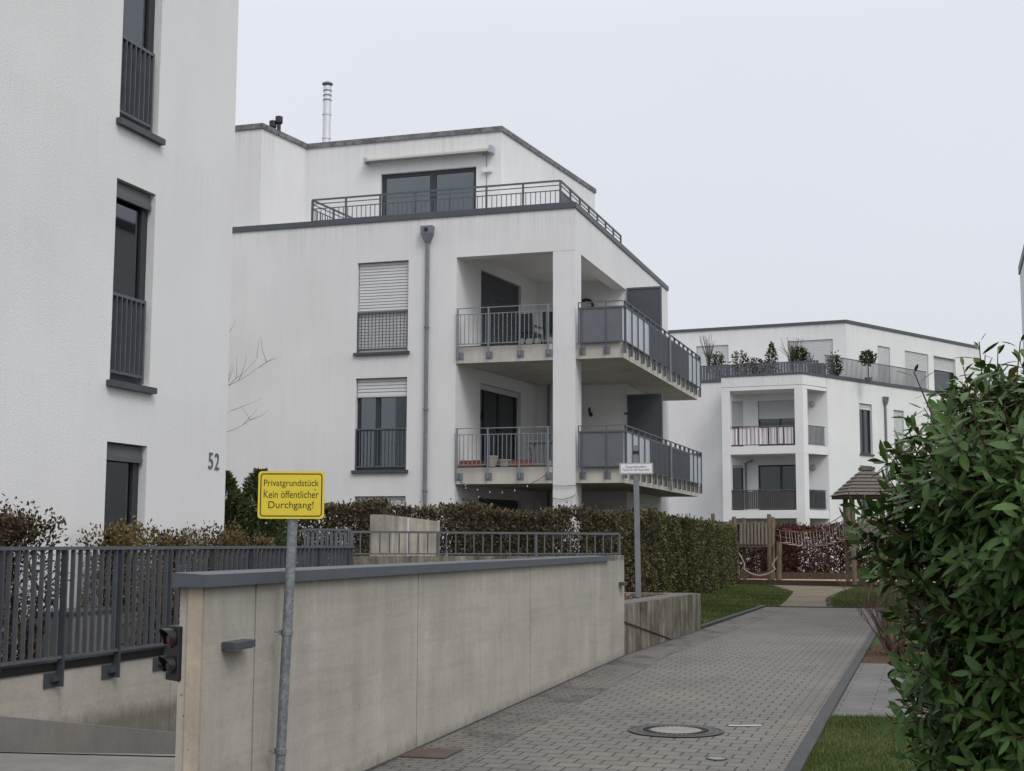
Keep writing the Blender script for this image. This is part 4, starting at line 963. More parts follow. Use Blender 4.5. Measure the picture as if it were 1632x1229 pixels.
# penthouse
NF = Fr(.44, 3.0, -1, 0, True); NS = Fr(.44, 3.0, .399, .917)
nf_h = [(.67, 2.94, 9.6, 11.82), (6.0, 7.7, 9.6, 11.82)]; ns_h = [(2.82, 3.98, 9.5, 11.74), (5.42, 7.75, 9.6, 11.74), (8.3, 10.6, 9.5, 11.74)]
wb = MB(); wb.wall(NF, 0, 14, 9.4, 12.60, nf_h, .2); wb.wall(NS, 0, 13.3, 9.4, 12.60, ns_h, .2); q_ = NS.p(13.3, 0, 0)
wb.poly([(q_[0], q_[1], 9.4), (-13.5, 14, 9.4), (-13.5, 14, 12.6), (q_[0], q_[1], 12.6)]); wb.build('penthouse_wall', M['stucco_far'], HR)
MB().prism([(-13.6, 2.95), (.48, 2.95), (q_[0] + .05, q_[1]), (-13.6, 14)], 12.60, 12.75).build('roof_edge', M['coping'], HR)
for h in nf_h: window(HR, NF, *h, .1, (), .06, 1.0, M['shutter_far'], None, False)
for k, h in enumerate(ns_h): window(HR, NS, *h, .1 if k < 2 else .18, (), .06, 1.0 if k < 2 else .3, M['shutter_far'], None, False)
# roof terrace railings
mb = MB(); mb.box(.0, 9.3, -.14, -.10, 10.60, 10.64, RS); mb.box(0, 9.3, -.14, -.10, 9.70, 9.73, RS); bars(mb, RS, 0, 9.3, 9.73, 10.60, -.12, .11, .04, .012); mb.build('terrace_railing', M['rail'], HR)
mb = MB(); mb.box(.4, 9.3, -.16, -.12, 10.36, 10.40, RF)
n_ = 62
for i in range(n_):
    a = .4 + 8.9 * i / n_; mb.box(a + .01, a + 8.9 / n_ - .012, -.15, -.13, 9.67, 10.36, RF)
mb.build('terrace_slat_fence', M['rail'], HR)
mb = MB()
for i in range(9): a = .5 + 1.08 * i; mb.box(a - .03, a + .03, -.13, -.09, 9.665, 10.40, RF)
mb.build('terrace_post', M['rail'], HR)

# cloth and plants on it
def in_r(name, label, cat, group=None): return thing(name, label, cat, (QX, QY, 0), E1, group)
ct = in_r('cloth_sheet', 'pale cloth sheets tied behind the upper balcony bars of the far house', 'cloth')
random.seed(5)
for a0, a1 in ((.12, .52), (.6, .85), (.92, 1.25), (1.32, 1.75), (1.82, 2.05), (2.15, 2.7), (2.78, 3.15)):
    drape(ct, TF, a0, min(a1, L_ + .05), 6.26 + random.uniform(0, .05), 7.12 - random.uniform(0, .06), -.03, M['cloth_pale'], 'sheet', .012, .12)
r_ = np.random.default_rng(21)
def small_plant(a, d, z, h, wd, label, mat, kind='bush', pot_m='terracotta', n=700):
    x, y, _ = RF.p(a, d, 0)
    t_ = in_r('potted_plant', label, 'plant', 'plants on the far roof terrace')
    MB().lathe([(wd * .25, z), (wd * .34, z + .26), (wd * .30, z + .27)], (x, y, 0), 12).build('pot', M[pot_m], t_)
    MB().tube([(x, y, z + .2), (x + .02, y, z + h * .8)], .018, 6).build('stem', M['bark'], t_)
    if kind == 'twigs':
        mb = MB()
        for i in range(46):
            an = r_.uniform(0, 6.28); sp = r_.uniform(.1, .5) * wd; z1 = z + h * r_.uniform(.6, 1.0); b0 = (x + r_.normal(0, .03), y, z + h * .25)
            mid = (x + sp * .35 * math.cos(an), y + sp * .35 * math.sin(an), z + h * .55); mb.tube([b0, mid, (x + sp * math.cos(an), y + sp * math.sin(an), z1)], .008, 4, False)
        mb.build('twigs', M['twig_grey'], t_); return
    u = r_.uniform(0, 1, n); an = r_.uniform(0, 6.283, n); 
    if kind == 'cone': rad = wd * .5 * (1 - u) ** .8; zz = z + .28 + (h - .3) * u
    elif kind == 'ball': th = np.arccos(r_.uniform(-1, 1, n)); rad = wd * .5 * np.sin(th); zz = z + h - wd * .5 + wd * .5 * np.cos(th)
    else: rad = wd * .5 * np.sqrt(np.sin(np.pi * np.clip(u, .05, 1) * .9)); zz = z + .25 + (h - .3) * u
    rad = rad * r_.uniform(.15, 1.45, n); zz = zz + r_.normal(0, .07, n)
    p = np.stack([x + rad * np.cos(an), y + rad * np.sin(an), zz], 1); dd = unit(np.stack([np.cos(an), np.sin(an), r_.normal(.4, .5, n)], 1)); nn_ = unit(r_.normal(0, 1, (n, 3)))
    leaf_mesh('foliage', M[mat], p, dd, nn_, r_.uniform(.08, .17, n), .07, r_.uniform(0, .8, n), t_)
TZ = 9.43
small_plant(5.45, -.5, TZ, 1.6, .5, 'dark rounded shrub at the left end of the far roof terrace', 'evergreen')
small_plant(4.35, -.5, TZ, 1.6, .65, 'second dark shrub with brownish base on the far roof terrace', 'hedge_green')
small_plant(2.75, -.5, TZ, 1.95, .75, 'pointed conifer in the middle of the far roof terrace', 'evergreen', 'cone')
small_plant(1.75, -.5, TZ, 2.25, 1.3, 'bare twiggy bush on the far roof terrace beside the conifer', 'evergreen', 'twigs')
small_plant(1.35, -.45, TZ, 1.6, .6, 'round evergreen shrub right of the bare bush on the roof terrace', 'evergreen', 'ball')
x, y, _ = 0, 0, 0
small_plant(-1.6, -2.2, TZ, 1.5, .55, 'ball topiary on a stem above the balcony tower corner', 'evergreen', 'ball', 'rail')
small_plant(.9, -.55, TZ, 1.35, .5, 'low grey grass tuft behind the slat fence of the roof terrace', 'hedge_green', 'twigs')
small_plant(3.5, -.45, TZ, 1.25, .8, 'low reddish heather along the slat fence of the roof terrace', 'beech')
small_plant(5.9, -.5, TZ, 2.6, 1.0, 'thin bare sapling at the far left of the roof terrace', 'evergreen', 'twigs')
small_plant(-.2, -1.0, TZ, 1.3, .5, 'small shrub left of the topiary behind the terrace railing', 'hedge_green', 'bush', 'rail')
pb = in_r('planter_tub', 'plain grey square tub at the corner of the far roof terrace', 'planter')
MB().box(-1.0, -.2, .35, .9, TZ, 10.28).build('tub', M['panel'], pb); MB().box(-.96, -.24, .39, .86, 10.281, 10.29).build('soil', M['soil'], pb)
# house at the very right edge, seen as a sliver
HS = thing('apartment_building', 'white house corner only just visible at the right edge of the view', 'building', (15.10, 40.0, 0), -D2)
wb = MB(); wb.box(0, 9, -20, 0, 0, 9.62); wb.build('wall', M['stucco_far'], HS)
MB().box(-.04, 9.04, -20.04, .04, 9.621, 9.86).build('roof_coping', M['coping'], HS)

# ------------------------------------------------------------------ signs and the traffic light
sg = thing('private_property_sign', 'yellow private property sign on a galvanised pole clamped to the ramp wall', 'sign', (-1.394, 8.42, 0))
lean = Matrix.Rotation(.0298, 4, 'Y')
sg.rotation_euler = (0, .0298, 0)
MB().tube([(0, 0, -.1), (0, 0, 2.02)], .0302, 20).build('pole', M['galv'], sg, smooth=False)
for z in (1.10, .395):
    c_ = MB().lathe([(.0305, z - .018), (.036, z - .016), (.036, z + .016), (.0305, z + .018)], (0, 0, 0), 20)
    c_.box(-.075, -.03, -.012, .012, z - .004, z + .004).box(-.05, -.034, -.02, .02, z - .016, z + .016); c_.build('clamp', M['galv'], sg)
pm = Matrix.Translation((-.012, -.036, 1.932)) @ Matrix.Rotation(-.03, 4, 'Y')
def rrect(w, h, r, n=6):
    out = []
    for cx_, cy_, a0 in ((w / 2 - r, h / 2 - r, 0), (-w / 2 + r, h / 2 - r, 90), (-w / 2 + r, -h / 2 + r, 180), (w / 2 - r, -h / 2 + r, 270)):
        for k in range(n + 1): a = R(a0 + 90 * k / n); out.append((cx_ + r * math.cos(a), cy_ + r * math.sin(a)))
    return out
def plate3(w, h, r, y0, y1):
    pts = rrect(w, h, r); mb = MB(); n = len(pts); mb.v = [tuple(pm @ Vector((x, y0, z))) for x, z in pts] + [tuple(pm @ Vector((x, y1, z))) for x, z in pts]
    mb.f = [tuple(range(n)), tuple(range(2 * n - 1, n - 1, -1))] + [(i, (i + 1) % n, n + (i + 1) % n, n + i) for i in range(n)]; return mb
sp = plate3(.406, .290, .022, -.003, .0).build('plate', M['yellow'], sg)
def frame3(w, h, r, t_, y):
    A, B = rrect(w, h, r), rrect(w - 2 * t_, h - 2 * t_, max(r - t_, .003)); mb = MB(); n = len(A)
    for i in range(n): j = (i + 1) % n; mb.poly([tuple(pm @ Vector((q[0], y, q[1]))) for q in (A[i], A[j], B[j], B[i])])
    return mb
frame3(.380, .264, .020, .0055, -.0036).build('border', M['ink'], sp); frame3(.3685, .2525, .015, .0018, -.0036).build('border', M['red_print'], sp)
RX = Matrix.Rotation(R(90), 4, 'X')
for s_, w_, h_, z in (('Privatgrundstück', .336, .052, .068), ('Kein öffentlicher', .336, .045, .004), ('Durchgang!', .276, .056, -.066)):
    text_mesh(s_, w_, h_, M['ink'], 'lettering', sp, pm @ Matrix.Translation((0, -.0040, z)) @ RX)
for x in (-.165, .145): MB().lathe([(.004, 0), (.003, .003)], tuple(pm @ Vector((x, -.003, .033))), 8, Matrix.Rotation(R(90), 4, 'X')).build('screw', M['galv'], sp)

fs = thing('fire_lane_sign', 'small white fire brigade access sign on a grey post in the planter', 'sign', (2.33, 25.3, .66))
mb = MB().box(-.05, .05, -.03, .03, 0, 2.78); mb.build('post', M['zinc'], fs); MB().box(-.056, .056, -.036, .036, 2.62, 2.74 - .06).build('post_band', M['black'], fs)
FZ = 2.35
MB().box(-.31, .31, -.05, -.034, FZ - .105, FZ + .105).build('frame', M['pot_pale'], fs)
fp = MB().box(-.285, .285, -.054, -.0502, FZ - .08, FZ + .08).build('plate', M['sign_white'], fs)
for s_, w_, z in (('Feuerwehrzufahrt', .38, .035), ('Fläche für die Feuerwehr', .50, -.02)):
    text_mesh(s_, w_, .05, M['sign_blue'], 'lettering', fp, Matrix.Translation((0, -.0555, FZ + z)) @ RX)
fs.rotation_euler = (0, -.012, 0)

tl = thing('traffic_light', 'small black two lamp traffic light on the ramp side of the wall end', 'traffic light', (*xy(GW, -3.56, -.155), .02), R(-48))
# local -y looks towards the ramp entrance
MB().box(-.085, .055, -.06, .03, .86, 1.16).build('housing', M['black'], tl, bevel=.006)
MB().box(.02, .12, .031, .06, .98, 1.04).build('bracket', M['black'], tl)
for z, mt in ((1.09, 'red_lens'), (.94, 'green_lens')):
    MB().lathe([(.052, 0), (.045, .012), (.02, .02)], (-.02, -.061, z), 18, Matrix.Rotation(R(90), 4, 'X')).build('lens', M[mt], tl)
    v_ = MB(); n = 16
    for k in range(n):
        a, b = R(-35 + 250 * k / n), R(-35 + 250 * (k + 1) / n)
        q = lambda an, r, d: (-.02 + r * math.cos(an), -.061 - d, z + r * math.sin(an))
        d_ = lambda an: .025 + .045 * max(0, math.sin(an))
        v_.poly([q(a, .058, 0), q(b, .058, 0), q(b, .058, d_(b)), q(a, .058, d_(a))]); v_.poly([q(a, .054, 0), q(b, .054, 0), q(b, .054, d_(b)), q(a, .054, d_(a))]); v_.poly([q(a, .054, d_(a)), q(b, .054, d_(b)), q(b, .058, d_(b)), q(a, .058, d_(a))])
    v_.build('visor', M['black'], tl)

# ------------------------------------------------------------------ play area
def timber(line, z0, z1, w_, label):
    t_ = MB()
    for (a, b) in zip(line, line[1:]):
        d = math.dist(a, b); n = max(1, int(d / 2.4))
        for i in range(n):
            p = [a[k] + (b[k] - a[k]) * i / n for k in (0, 1)]; q = [a[k] + (b[k] - a[k]) * ((i + 1) / n - .004) for k in (0, 1)]; f = Fr(*p, q[0] - p[0], q[1] - p[1]); t_.box(0, math.dist(p, q), -w_ / 2, w_ / 2, z0, z1, f)
    return tag(t_.build('timber_edging', M['wood_dark']), label, 'edging')
timber(BM, -.05, .20, .14, 'dark timber beam edging along the front of the sand pit')
timber([(7.8, 59.3), (20, 57.4)], .0, .42, .1, 'dark timber board edging at the back of the sand pit')
def post_mb(mb, x, y, z0, z1, r, dx=0, dy=0):
    n = 6; pts = []; rs = []
    for i in range(n):
        t_ = i / (n - 1); pts.append((x + dx * t_ + random.uniform(-.015, .015), y + dy * t_ + random.uniform(-.015, .015), z0 + (z1 - z0) * t_)); rs.append(r * random.uniform(.92, 1.06))
    mb.tube(pts, rs, 10)
pt = thing('play_tower', 'small wooden play tower of upright boards on posts beside the green hedge', 'play tower', (9.2, 55.8, .1))
random.seed(9)
for x, y, zt_, r_2, dx in ((-.02, 0, 2.62, .085, -.12), (1.25, .0, 2.72, .085, .02), (.42, 1.1, 2.6, .07, 0), (1.48, .55, 2.62, .07, .05), (1.62, 1.15, 2.5, .06, .06), (-.1, 1.1, 2.5, .07, 0)):
    mb = MB(); post_mb(mb, x, y, 0, zt_, r_2, dx); mb.build('post', M['wood'], pt)
MB().box(-.08, 1.38, -.08, 1.25, 1.40, 1.52).build('platform', M['wood'], pt)
mb = MB(); n = 8
for i in range(n):
    x0 = .04 + i * .145; mb.tube([(x0 + .06, -.1, 1.5), (x0 + .06, -.1, 2.40 + random.uniform(-.05, .05))], .062, 8)
mb.build('front_boards', M['wood_grey'], pt)
mb = MB()
for i in range(6): mb.tube([(1.42, .1 + i * .15, 1.5), (1.42, .1 + i * .15, 2.35 + random.uniform(-.05, .05))], .06, 8)
mb.build('side_boards', M['wood_grey'], pt)
ba = MB(); ba.tube([(-.1, .0, 2.25), (-.5, .1, 2.18), (-.9, .2, 2.24)], .03, 6); ba.tube([(-.1, .2, 2.40), (-.9, .4, 2.4)], .025, 6); ba.tube([(-.1, .0, 2.33), (.6, .9, 2.35)], .03, 6); ba.build('grab_bars', M['rail'], pt)
mb = MB(); post_mb(mb, -.5 - .42, .5, 0, 2.75, .08, .0); mb.build('post', M['wood'], pt)
ps_ = thing('wooden_post', 'short single wooden post right of the play tower carrying the hammock net', 'post', (10.72, 55.2, .1))
mb = MB(); post_mb(mb, 0, 0, 0, 1.58, .11, .03); mb.build('trunk', M['wood'], ps_)
hm = thing('hammock_net', 'red brown rope hammock net slung beneath the play tower', 'hammock')
A_, B_ = (9.22, 55.72, 1.25), (10.66, 55.1, 1.12)
mb = MB(); nets = []
for j in range(5):
    o_y = -.28 + .14 * j
    l_ = [(9.35 + (10.52 - 9.35) * t_, 55.65 - .5 * t_ + o_y, .62 - .32 * 4 * t_ * (1 - t_) * (.6 + .4 * math.cos(o_y * 4)) - .0) for t_ in [i / 12 for i in range(13)]]; nets.append(l_); mb.tube(l_, .014, 5)
for i in range(1, 12): mb.tube([n_[i] for n_ in nets], .011, 5)
mb.build('net', M['rope_red'], hm)
mb = MB(); mb.tube([A_, (9.42, 55.6, .82)], .016, 5).tube([B_, (10.45, 55.15, .8)], .016, 5)
for n_ in nets[::4]: mb.tube([(9.42, 55.6, .82), n_[0]], .01, 5); mb.tube([(10.45, 55.15, .8), n_[-1]], .01, 5)
mb.tube(nets[0], .016, 5); mb.build('ropes', M['rope'], hm)
# hut
ph = thing('play_hut', 'wooden play hut on tall posts with a small shingled hip roof', 'play hut', (13.05, 52.4, .1))
for x, y, zt_ in ((0, 0, 3.45), (1.5, .1, 3.45), (.1, 1.45, 3.45), (1.55, 1.5, 3.45)):
    mb = MB(); post_mb(mb, x, y, 0, zt_, .10, -.03); mb.build('post', M['wood'], ph)
mb = MB(); post_mb(mb, -.16, -.1, 1.85, 2.95, .09, -.06); mb.build('side_plank', M['wood'], ph)
for x, y in ((.75, -.15), (1.05, .2)): mb = MB(); post_mb(mb, x, y, 0, 1.75, .075); mb.build('deck_post', M['wood'], ph)
MB().box(-.05, 1.6, -.05, 1.6, 1.68, 1.8).build('deck', M['wood'], ph)
mb = MB()
for i in range(9): mb.box(.13 + i * .15, .26 + i * .15, -.09, -.05, 1.75, 2.55 + random.uniform(-.04, .04))
mb.build('boards', M['wood_grey'], ph)
mb = MB(); n = 7; rc = .8
for i in range(n):
    t0, t1 = i / n, (i + 1) / n; z0, z1 = 3.40 + .95 * t0, 3.40 + .95 * t1; w0, w1 = 1.15 * (1 - t0) + .22 * t0, 1.15 * (1 - t1) + .22 * t1; c = .76
    mb.hexa([(c - w0 - .06, c - w0 - .06, z0), (c + w0 + .06, c - w0 - .06, z0), (c + w0 + .06, c + w0 + .06, z0), (c - w0 - .06, c + w0 + .06, z0), (c - w1, c - w1, z1 - .003), (c + w1, c - w1, z1 - .003), (c + w1, c + w1, z1 - .003), (c - w1, c + w1, z1 - .003)])
mb.box(.5, 1.02, .5, 1.02, 4.37, 4.5); mb.build('roof', M['shingle'], ph)
MB().box(-.37, 1.89, -.37, 1.89, 3.28, 3.395).build('eaves', M['wood_dark'], ph)
MB().tube([(.6, -.3, 1.15), (2.6, -.2, 1.1)], .02, 6).build('handle_bar', M['rope'], ph)
rb = thing('rope_bridge', 'thin rope bridge with hanging strands between the tower and the hut', 'rope bridge')
hi = [sag((10.75, 56.3, 2.35 - .1), (12.9, 52.5, 3.0 - .1), s_, 12) for s_ in (.42,)] ; lo_ = sag((10.8, 56.3, 1.75), (12.95, 52.5, 2.05), .35, 12); mid = sag((10.8, 56.3, 2.0), (12.95, 52.5, 2.45), .38, 12)
hi2 = [(x + .45, y + .35, z) for x, y, z in hi[0]]
mb = MB()
for l_ in (hi[0], hi2, mid, lo_, [(x + .45, y + .35, z) for x, y, z in lo_]): mb.tube(l_, .016, 5)
mb.build('ropes', M['rope_red'], rb)
mb = MB()
for i in range(1, 12): mb.tube([hi[0][i], lo_[i]], .011, 5); mb.tube([hi2[i], (lo_[i][0] + .45, lo_[i][1] + .35, lo_[i][2])], .011, 5); mb.tube([lo_[i], (lo_[i][0] + .45, lo_[i][1] + .35, lo_[i][2])], .012, 5)
mb.build('strands', M['rope'], rb)

# ------------------------------------------------------------------ hedges, shrubs, trees
def hedge(label, line, width, z0, z1, n, mat, size, seed, gaps=0.0, mean=.5, ragged=.06, stems=True, name='hedge', rough_w=.07, bark='bark'):
    r = np.random.default_rng(seed); t_ = thing(name, label, 'hedge' if name == 'hedge' else 'shrub', (*line[0], z0))
    ln = np.array(line, float); seg = np.linalg.norm(np.diff(ln, axis=0), axis=1); cum = np.concatenate([[0], np.cumsum(seg)]); L = cum[-1]
    s = r.uniform(0, L, n); i = np.clip(np.searchsorted(cum, s) - 1, 0, len(seg) - 1); f = (s - cum[i]) / seg[i]
    base = ln[i] + (ln[i + 1] - ln[i]) * f[:, None]; dr = (ln[i + 1] - ln[i]) / seg[i][:, None]; nr = np.stack([dr[:, 1], -dr[:, 0]], 1)
    # put most leaves in the outer shell of a box section
    k = r.uniform(0, 1, n); H = z1 - z0; per = 2 * H + width; tpos = r.uniform(0, per, n)
    u = np.where(tpos < H, .5, np.where(tpos < 2 * H, -.5, r.uniform(-.5, .5, n))); zz = np.where(tpos < H, tpos, np.where(tpos < 2 * H, tpos - H, H))
    inn = r.exponential(.09, n); lum = rough_w * (np.sin(s * 2.3 + zz * 1.9) + np.sin(s * 5.1 - zz * 3.7 + 1))
    u = u * width; u = u - np.sign(u) * (inn * (np.abs(u) > width * .49)) + np.sign(u) * lum; top = tpos >= 2 * H
    zz = zz - np.where(top, inn, 0) + np.where(top, ragged * np.sin(s * 3.1) + np.abs(r.normal(0, ragged, n)), 0) * 1.0
    zz = np.clip(zz, .02, H + .35)
    p = np.concatenate([base + nr * u[:, None], (zz + z0)[:, None]], 1)
    ends = (s < .12) | (s > L - .12)
    if gaps:
        c = np.sin(p[:, 0] * 7 + p[:, 2] * 5) * np.sin(p[:, 1] * 6.3 + p[:, 2] * 8.1) + .6 * np.sin(s * 13.7 + p[:, 2] * 11); keep = (c > -1 + gaps * (1.6 - zz / H)) ; p = p[keep]; nr, u, zz, s, top = nr[keep], u[keep], zz[keep], s[keep], top[keep]
    m = len(p); out = np.concatenate([nr * np.sign(u)[:, None], np.zeros((m, 1))], 1); out[top] = (0, 0, 1)
    d = unit(out * .5 + r.normal(0, .6, (m, 3)) + np.array([0, 0, .35])); nn_ = unit(out + r.normal(0, .5, (m, 3)))
    tint = np.clip(mean + .16 * np.sin(s * 1.3 + 2) + .10 * np.sin(s * 4.1 + p[:, 2] * 3) + r.normal(0, .2, m), 0, 1)
    off = np.array([*line[0], z0])
    leaf_mesh('foliage', M[mat], p - off, d, nn_, r.uniform(.6, 1.3, m) * size, r.uniform(.45, .7, m) * size, tint, t_, .1)
    if stems:
        mb = MB(); ns = int(L / .22)
        for q in range(ns):
            sq = L * (q + .5) / ns; ii = min(int(np.searchsorted(cum, sq)) - 1, len(seg) - 1); b = ln[ii] + (ln[ii + 1] - ln[ii]) * (sq - cum[ii]) / seg[ii]
            b = b + r.normal(0, width * .12, 2) - off[:2]
            for w_ in range(3): mb.tube([(b[0], b[1], 0), (b[0] + r.normal(0, .1), b[1] + r.normal(0, .1), H * .5), (b[0] + r.normal(0, .18), b[1] + r.normal(0, .18), H * r.uniform(.8, 1.02))], [.018, .011, .004], 4, False)
        mb.build('stems', M[bark], t_)
    return t_
ld = (math.sin(D2), math.cos(D2))
hedge('clipped green and brown hedge in front of the corner column', [(-1.25, 28.2), (1.2, 28.5), (3.0, 29.6)], .8, .45, 2.22, 30000, 'hedge_brown', .075, 31, .08, .56)
hedge('long clipped olive green hedge beside the lawn and play area', [(3.25, 33.2), (3.85, 37), (5.85, 44.5), (8.55, 55.0)], .9, 0.0, 2.27, 60000, 'hedge_green', .085, 32, .0, .5, .05)
hedge('brown clipped hedge behind the railing and the yellow sign', [(-6.5, 22.6), (-4.2, 23.1), (-2.15, 23.7)], .9, .45, 2.24, 26000, 'hedge_brown', .07, 33, .0, .28, .05)
hedge('low brown hedge in front of the garden wall end', [(-3.1, 26.3), (-1.6, 26.9), (-.4, 28.3)], .8, .45, 2.27, 15000, 'hedge_brown', .075, 36, .1, .36)
hedge('dark red beech hedge with bare gaps behind the play area', [(7.6, 60.2), (13, 59.2), (20, 58.2)], .8, .1, 2.3, 42000, 'beech', .11, 34, .10, .45, .08)
hedge('sparse brown and yellow shrubs behind the railing at the left edge', [(-5.15, 11.4), (-4.58, 13.25)], .62, .5, 1.84, 17000, 'autumn', .05, 35, .22, .30, .10, True, 'shrub_row', .12, 'twig')
hedge('low yellowish thinning shrubs below the ground floor window of house 52', [(-4.22, 14.25), (-3.9, 15.6), (-3.25, 17.7)], .5, .5, 1.665, 20000, 'autumn', .045, 37, .24, .48, .07, True, 'shrub_row', .1, 'twig')

def cone_shrub(label, x, y, z0, h, w_, n, seed):
    r = np.random.default_rng(seed); t_ = thing('evergreen_shrub', label, 'shrub', (x, y, z0), 0, 'evergreens at the corner of house 52')
    u = r.uniform(0, 1, n) ** 1.1; an = r.uniform(0, 6.283, n); lob = 1 + .38 * np.sin(an * 3 + u * 11) + .25 * np.sin(an * 5 - u * 23) + r.normal(0, .12, n)
    rad = w_ * .5 * (1 - u) ** .72 * lob * np.sqrt(r.uniform(.35, 1, n)) + .02
    p = np.stack([rad * np.cos(an), rad * np.sin(an), .05 + h * u], 1)
    d = unit(np.stack([np.cos(an), np.sin(an), r.normal(.7, .5, n)], 1)); nn_ = unit(np.stack([np.cos(an), np.sin(an), np.full(n, .6)], 1) + r.normal(0, .5, (n, 3)))
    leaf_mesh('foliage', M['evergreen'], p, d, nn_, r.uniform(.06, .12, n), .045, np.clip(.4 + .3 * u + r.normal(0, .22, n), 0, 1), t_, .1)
    MB().tube([(0, 0, 0), (.02, 0, h * .5), (0, .02, h * .92)], [.05, .03, .008], 6).build('trunk', M['bark'], t_)
cone_shrub('dark pointed evergreen closest to the corner of house 52', -4.55, 21.6, .5, 2.15, 1.7, 6500, 41)
cone_shrub('dark pointed evergreen just left of the yellow sign', -4.02, 21.9, .5, 2.2, 1.35, 6500, 42)

def branch(mb, p, d, L, r, depth, rr, spread=.5, up=.15, n=4, lens=.72, kids=(2, 4)):
    pts = [Vector(p)]; dd = Vector(d).normalized(); rs = [r]
    for i in range(n):
        dd = (dd + Vector((rr.uniform(-.18, .18), rr.uniform(-.18, .18), rr.uniform(-.1, .16) + up * .3))).normalized(); pts.append(pts[-1] + dd * (L / n)); rs.append(r * (1 - .75 * (i + 1) / n))
    mb.tube(pts, rs, 5 if r < .02 else 7, False)
    if depth <= 0: return
    for k in range(rr.randint(*kids)):
        i = rr.randint(1, n); q = pts[i]; ax = Vector((rr.uniform(-1, 1), rr.uniform(-1, 1), rr.uniform(-.2, .9))).normalized(); branch(mb, q, dd * (1 - spread) + ax * spread * 1.2, L * rr.uniform(.5, lens), max(rs[i] * .62, .0045), depth - 1, rr, spread, up, n, lens, kids)
bt = thing('bare_tree', 'leafless small tree whose twigs reach past the corner of house 52', 'tree', (-5.85, 23.0, .5))
rr = random.Random(8); mb = MB()
mb.tube([(0, 0, 0), (.05, 0, 1.2), (.1, .05, 2.4), (.12, .0, 3.6), (.15, 0, 4.9)], [.10, .085, .065, .045, .015], 8)
mb.build('trunk', M['bark'], bt)
mb = MB()
for z, dx, dz, L_b in ((2.35, 1, .12, .95), (2.9, .9, .75, 1.1), (3.3, .95, .6, 1.0), (3.9, .8, .9, .9), (4.3, .4, 1, .9), (3.2, -.9, .7, 1.4), (2.7, -.7, .6, 1.5), (3.1, .85, .5, 1.15), (2.6, .95, .25, 1.0), (3.0, .1, .9, 1.2), (2.6, .2, .5, 1.2)):
    branch(mb, (.11, 0, z), (dx, rr.uniform(-.3, .3), dz), L_b, .02, 2, rr, .5, .25)
mb.build('branches', M['twig_grey'], bt)

ts = thing('twiggy_shrub', 'leafless reddish shrub at the right side of the lane behind the big bush', 'shrub', (5.68, 20.6, 0))
rr = random.Random(4); mb = MB()
for k in range(18):
    an = rr.uniform(0, 6.28); branch(mb, (rr.uniform(-.1, .1), rr.uniform(-.1, .1), 0), (math.cos(an) * .55, math.sin(an) * .55, 1), rr.uniform(.7, 1.05), .016, 3, rr, .42, .2, 4, .7, (2, 3))
mb.build('twigs', M['twig'], ts)
n = 140; r_ = np.random.default_rng(3); p = np.stack([r_.normal(.1, .16, n), r_.normal(.05, .16, n), r_.uniform(.005, .12, n)], 1)
leaf_mesh('dry_leaves', M['autumn'], p, unit(r_.normal(0, 1, (n, 3))), unit(r_.normal(0, 1, (n, 3))), .06, .03, r_.uniform(0, .6, n), ts)

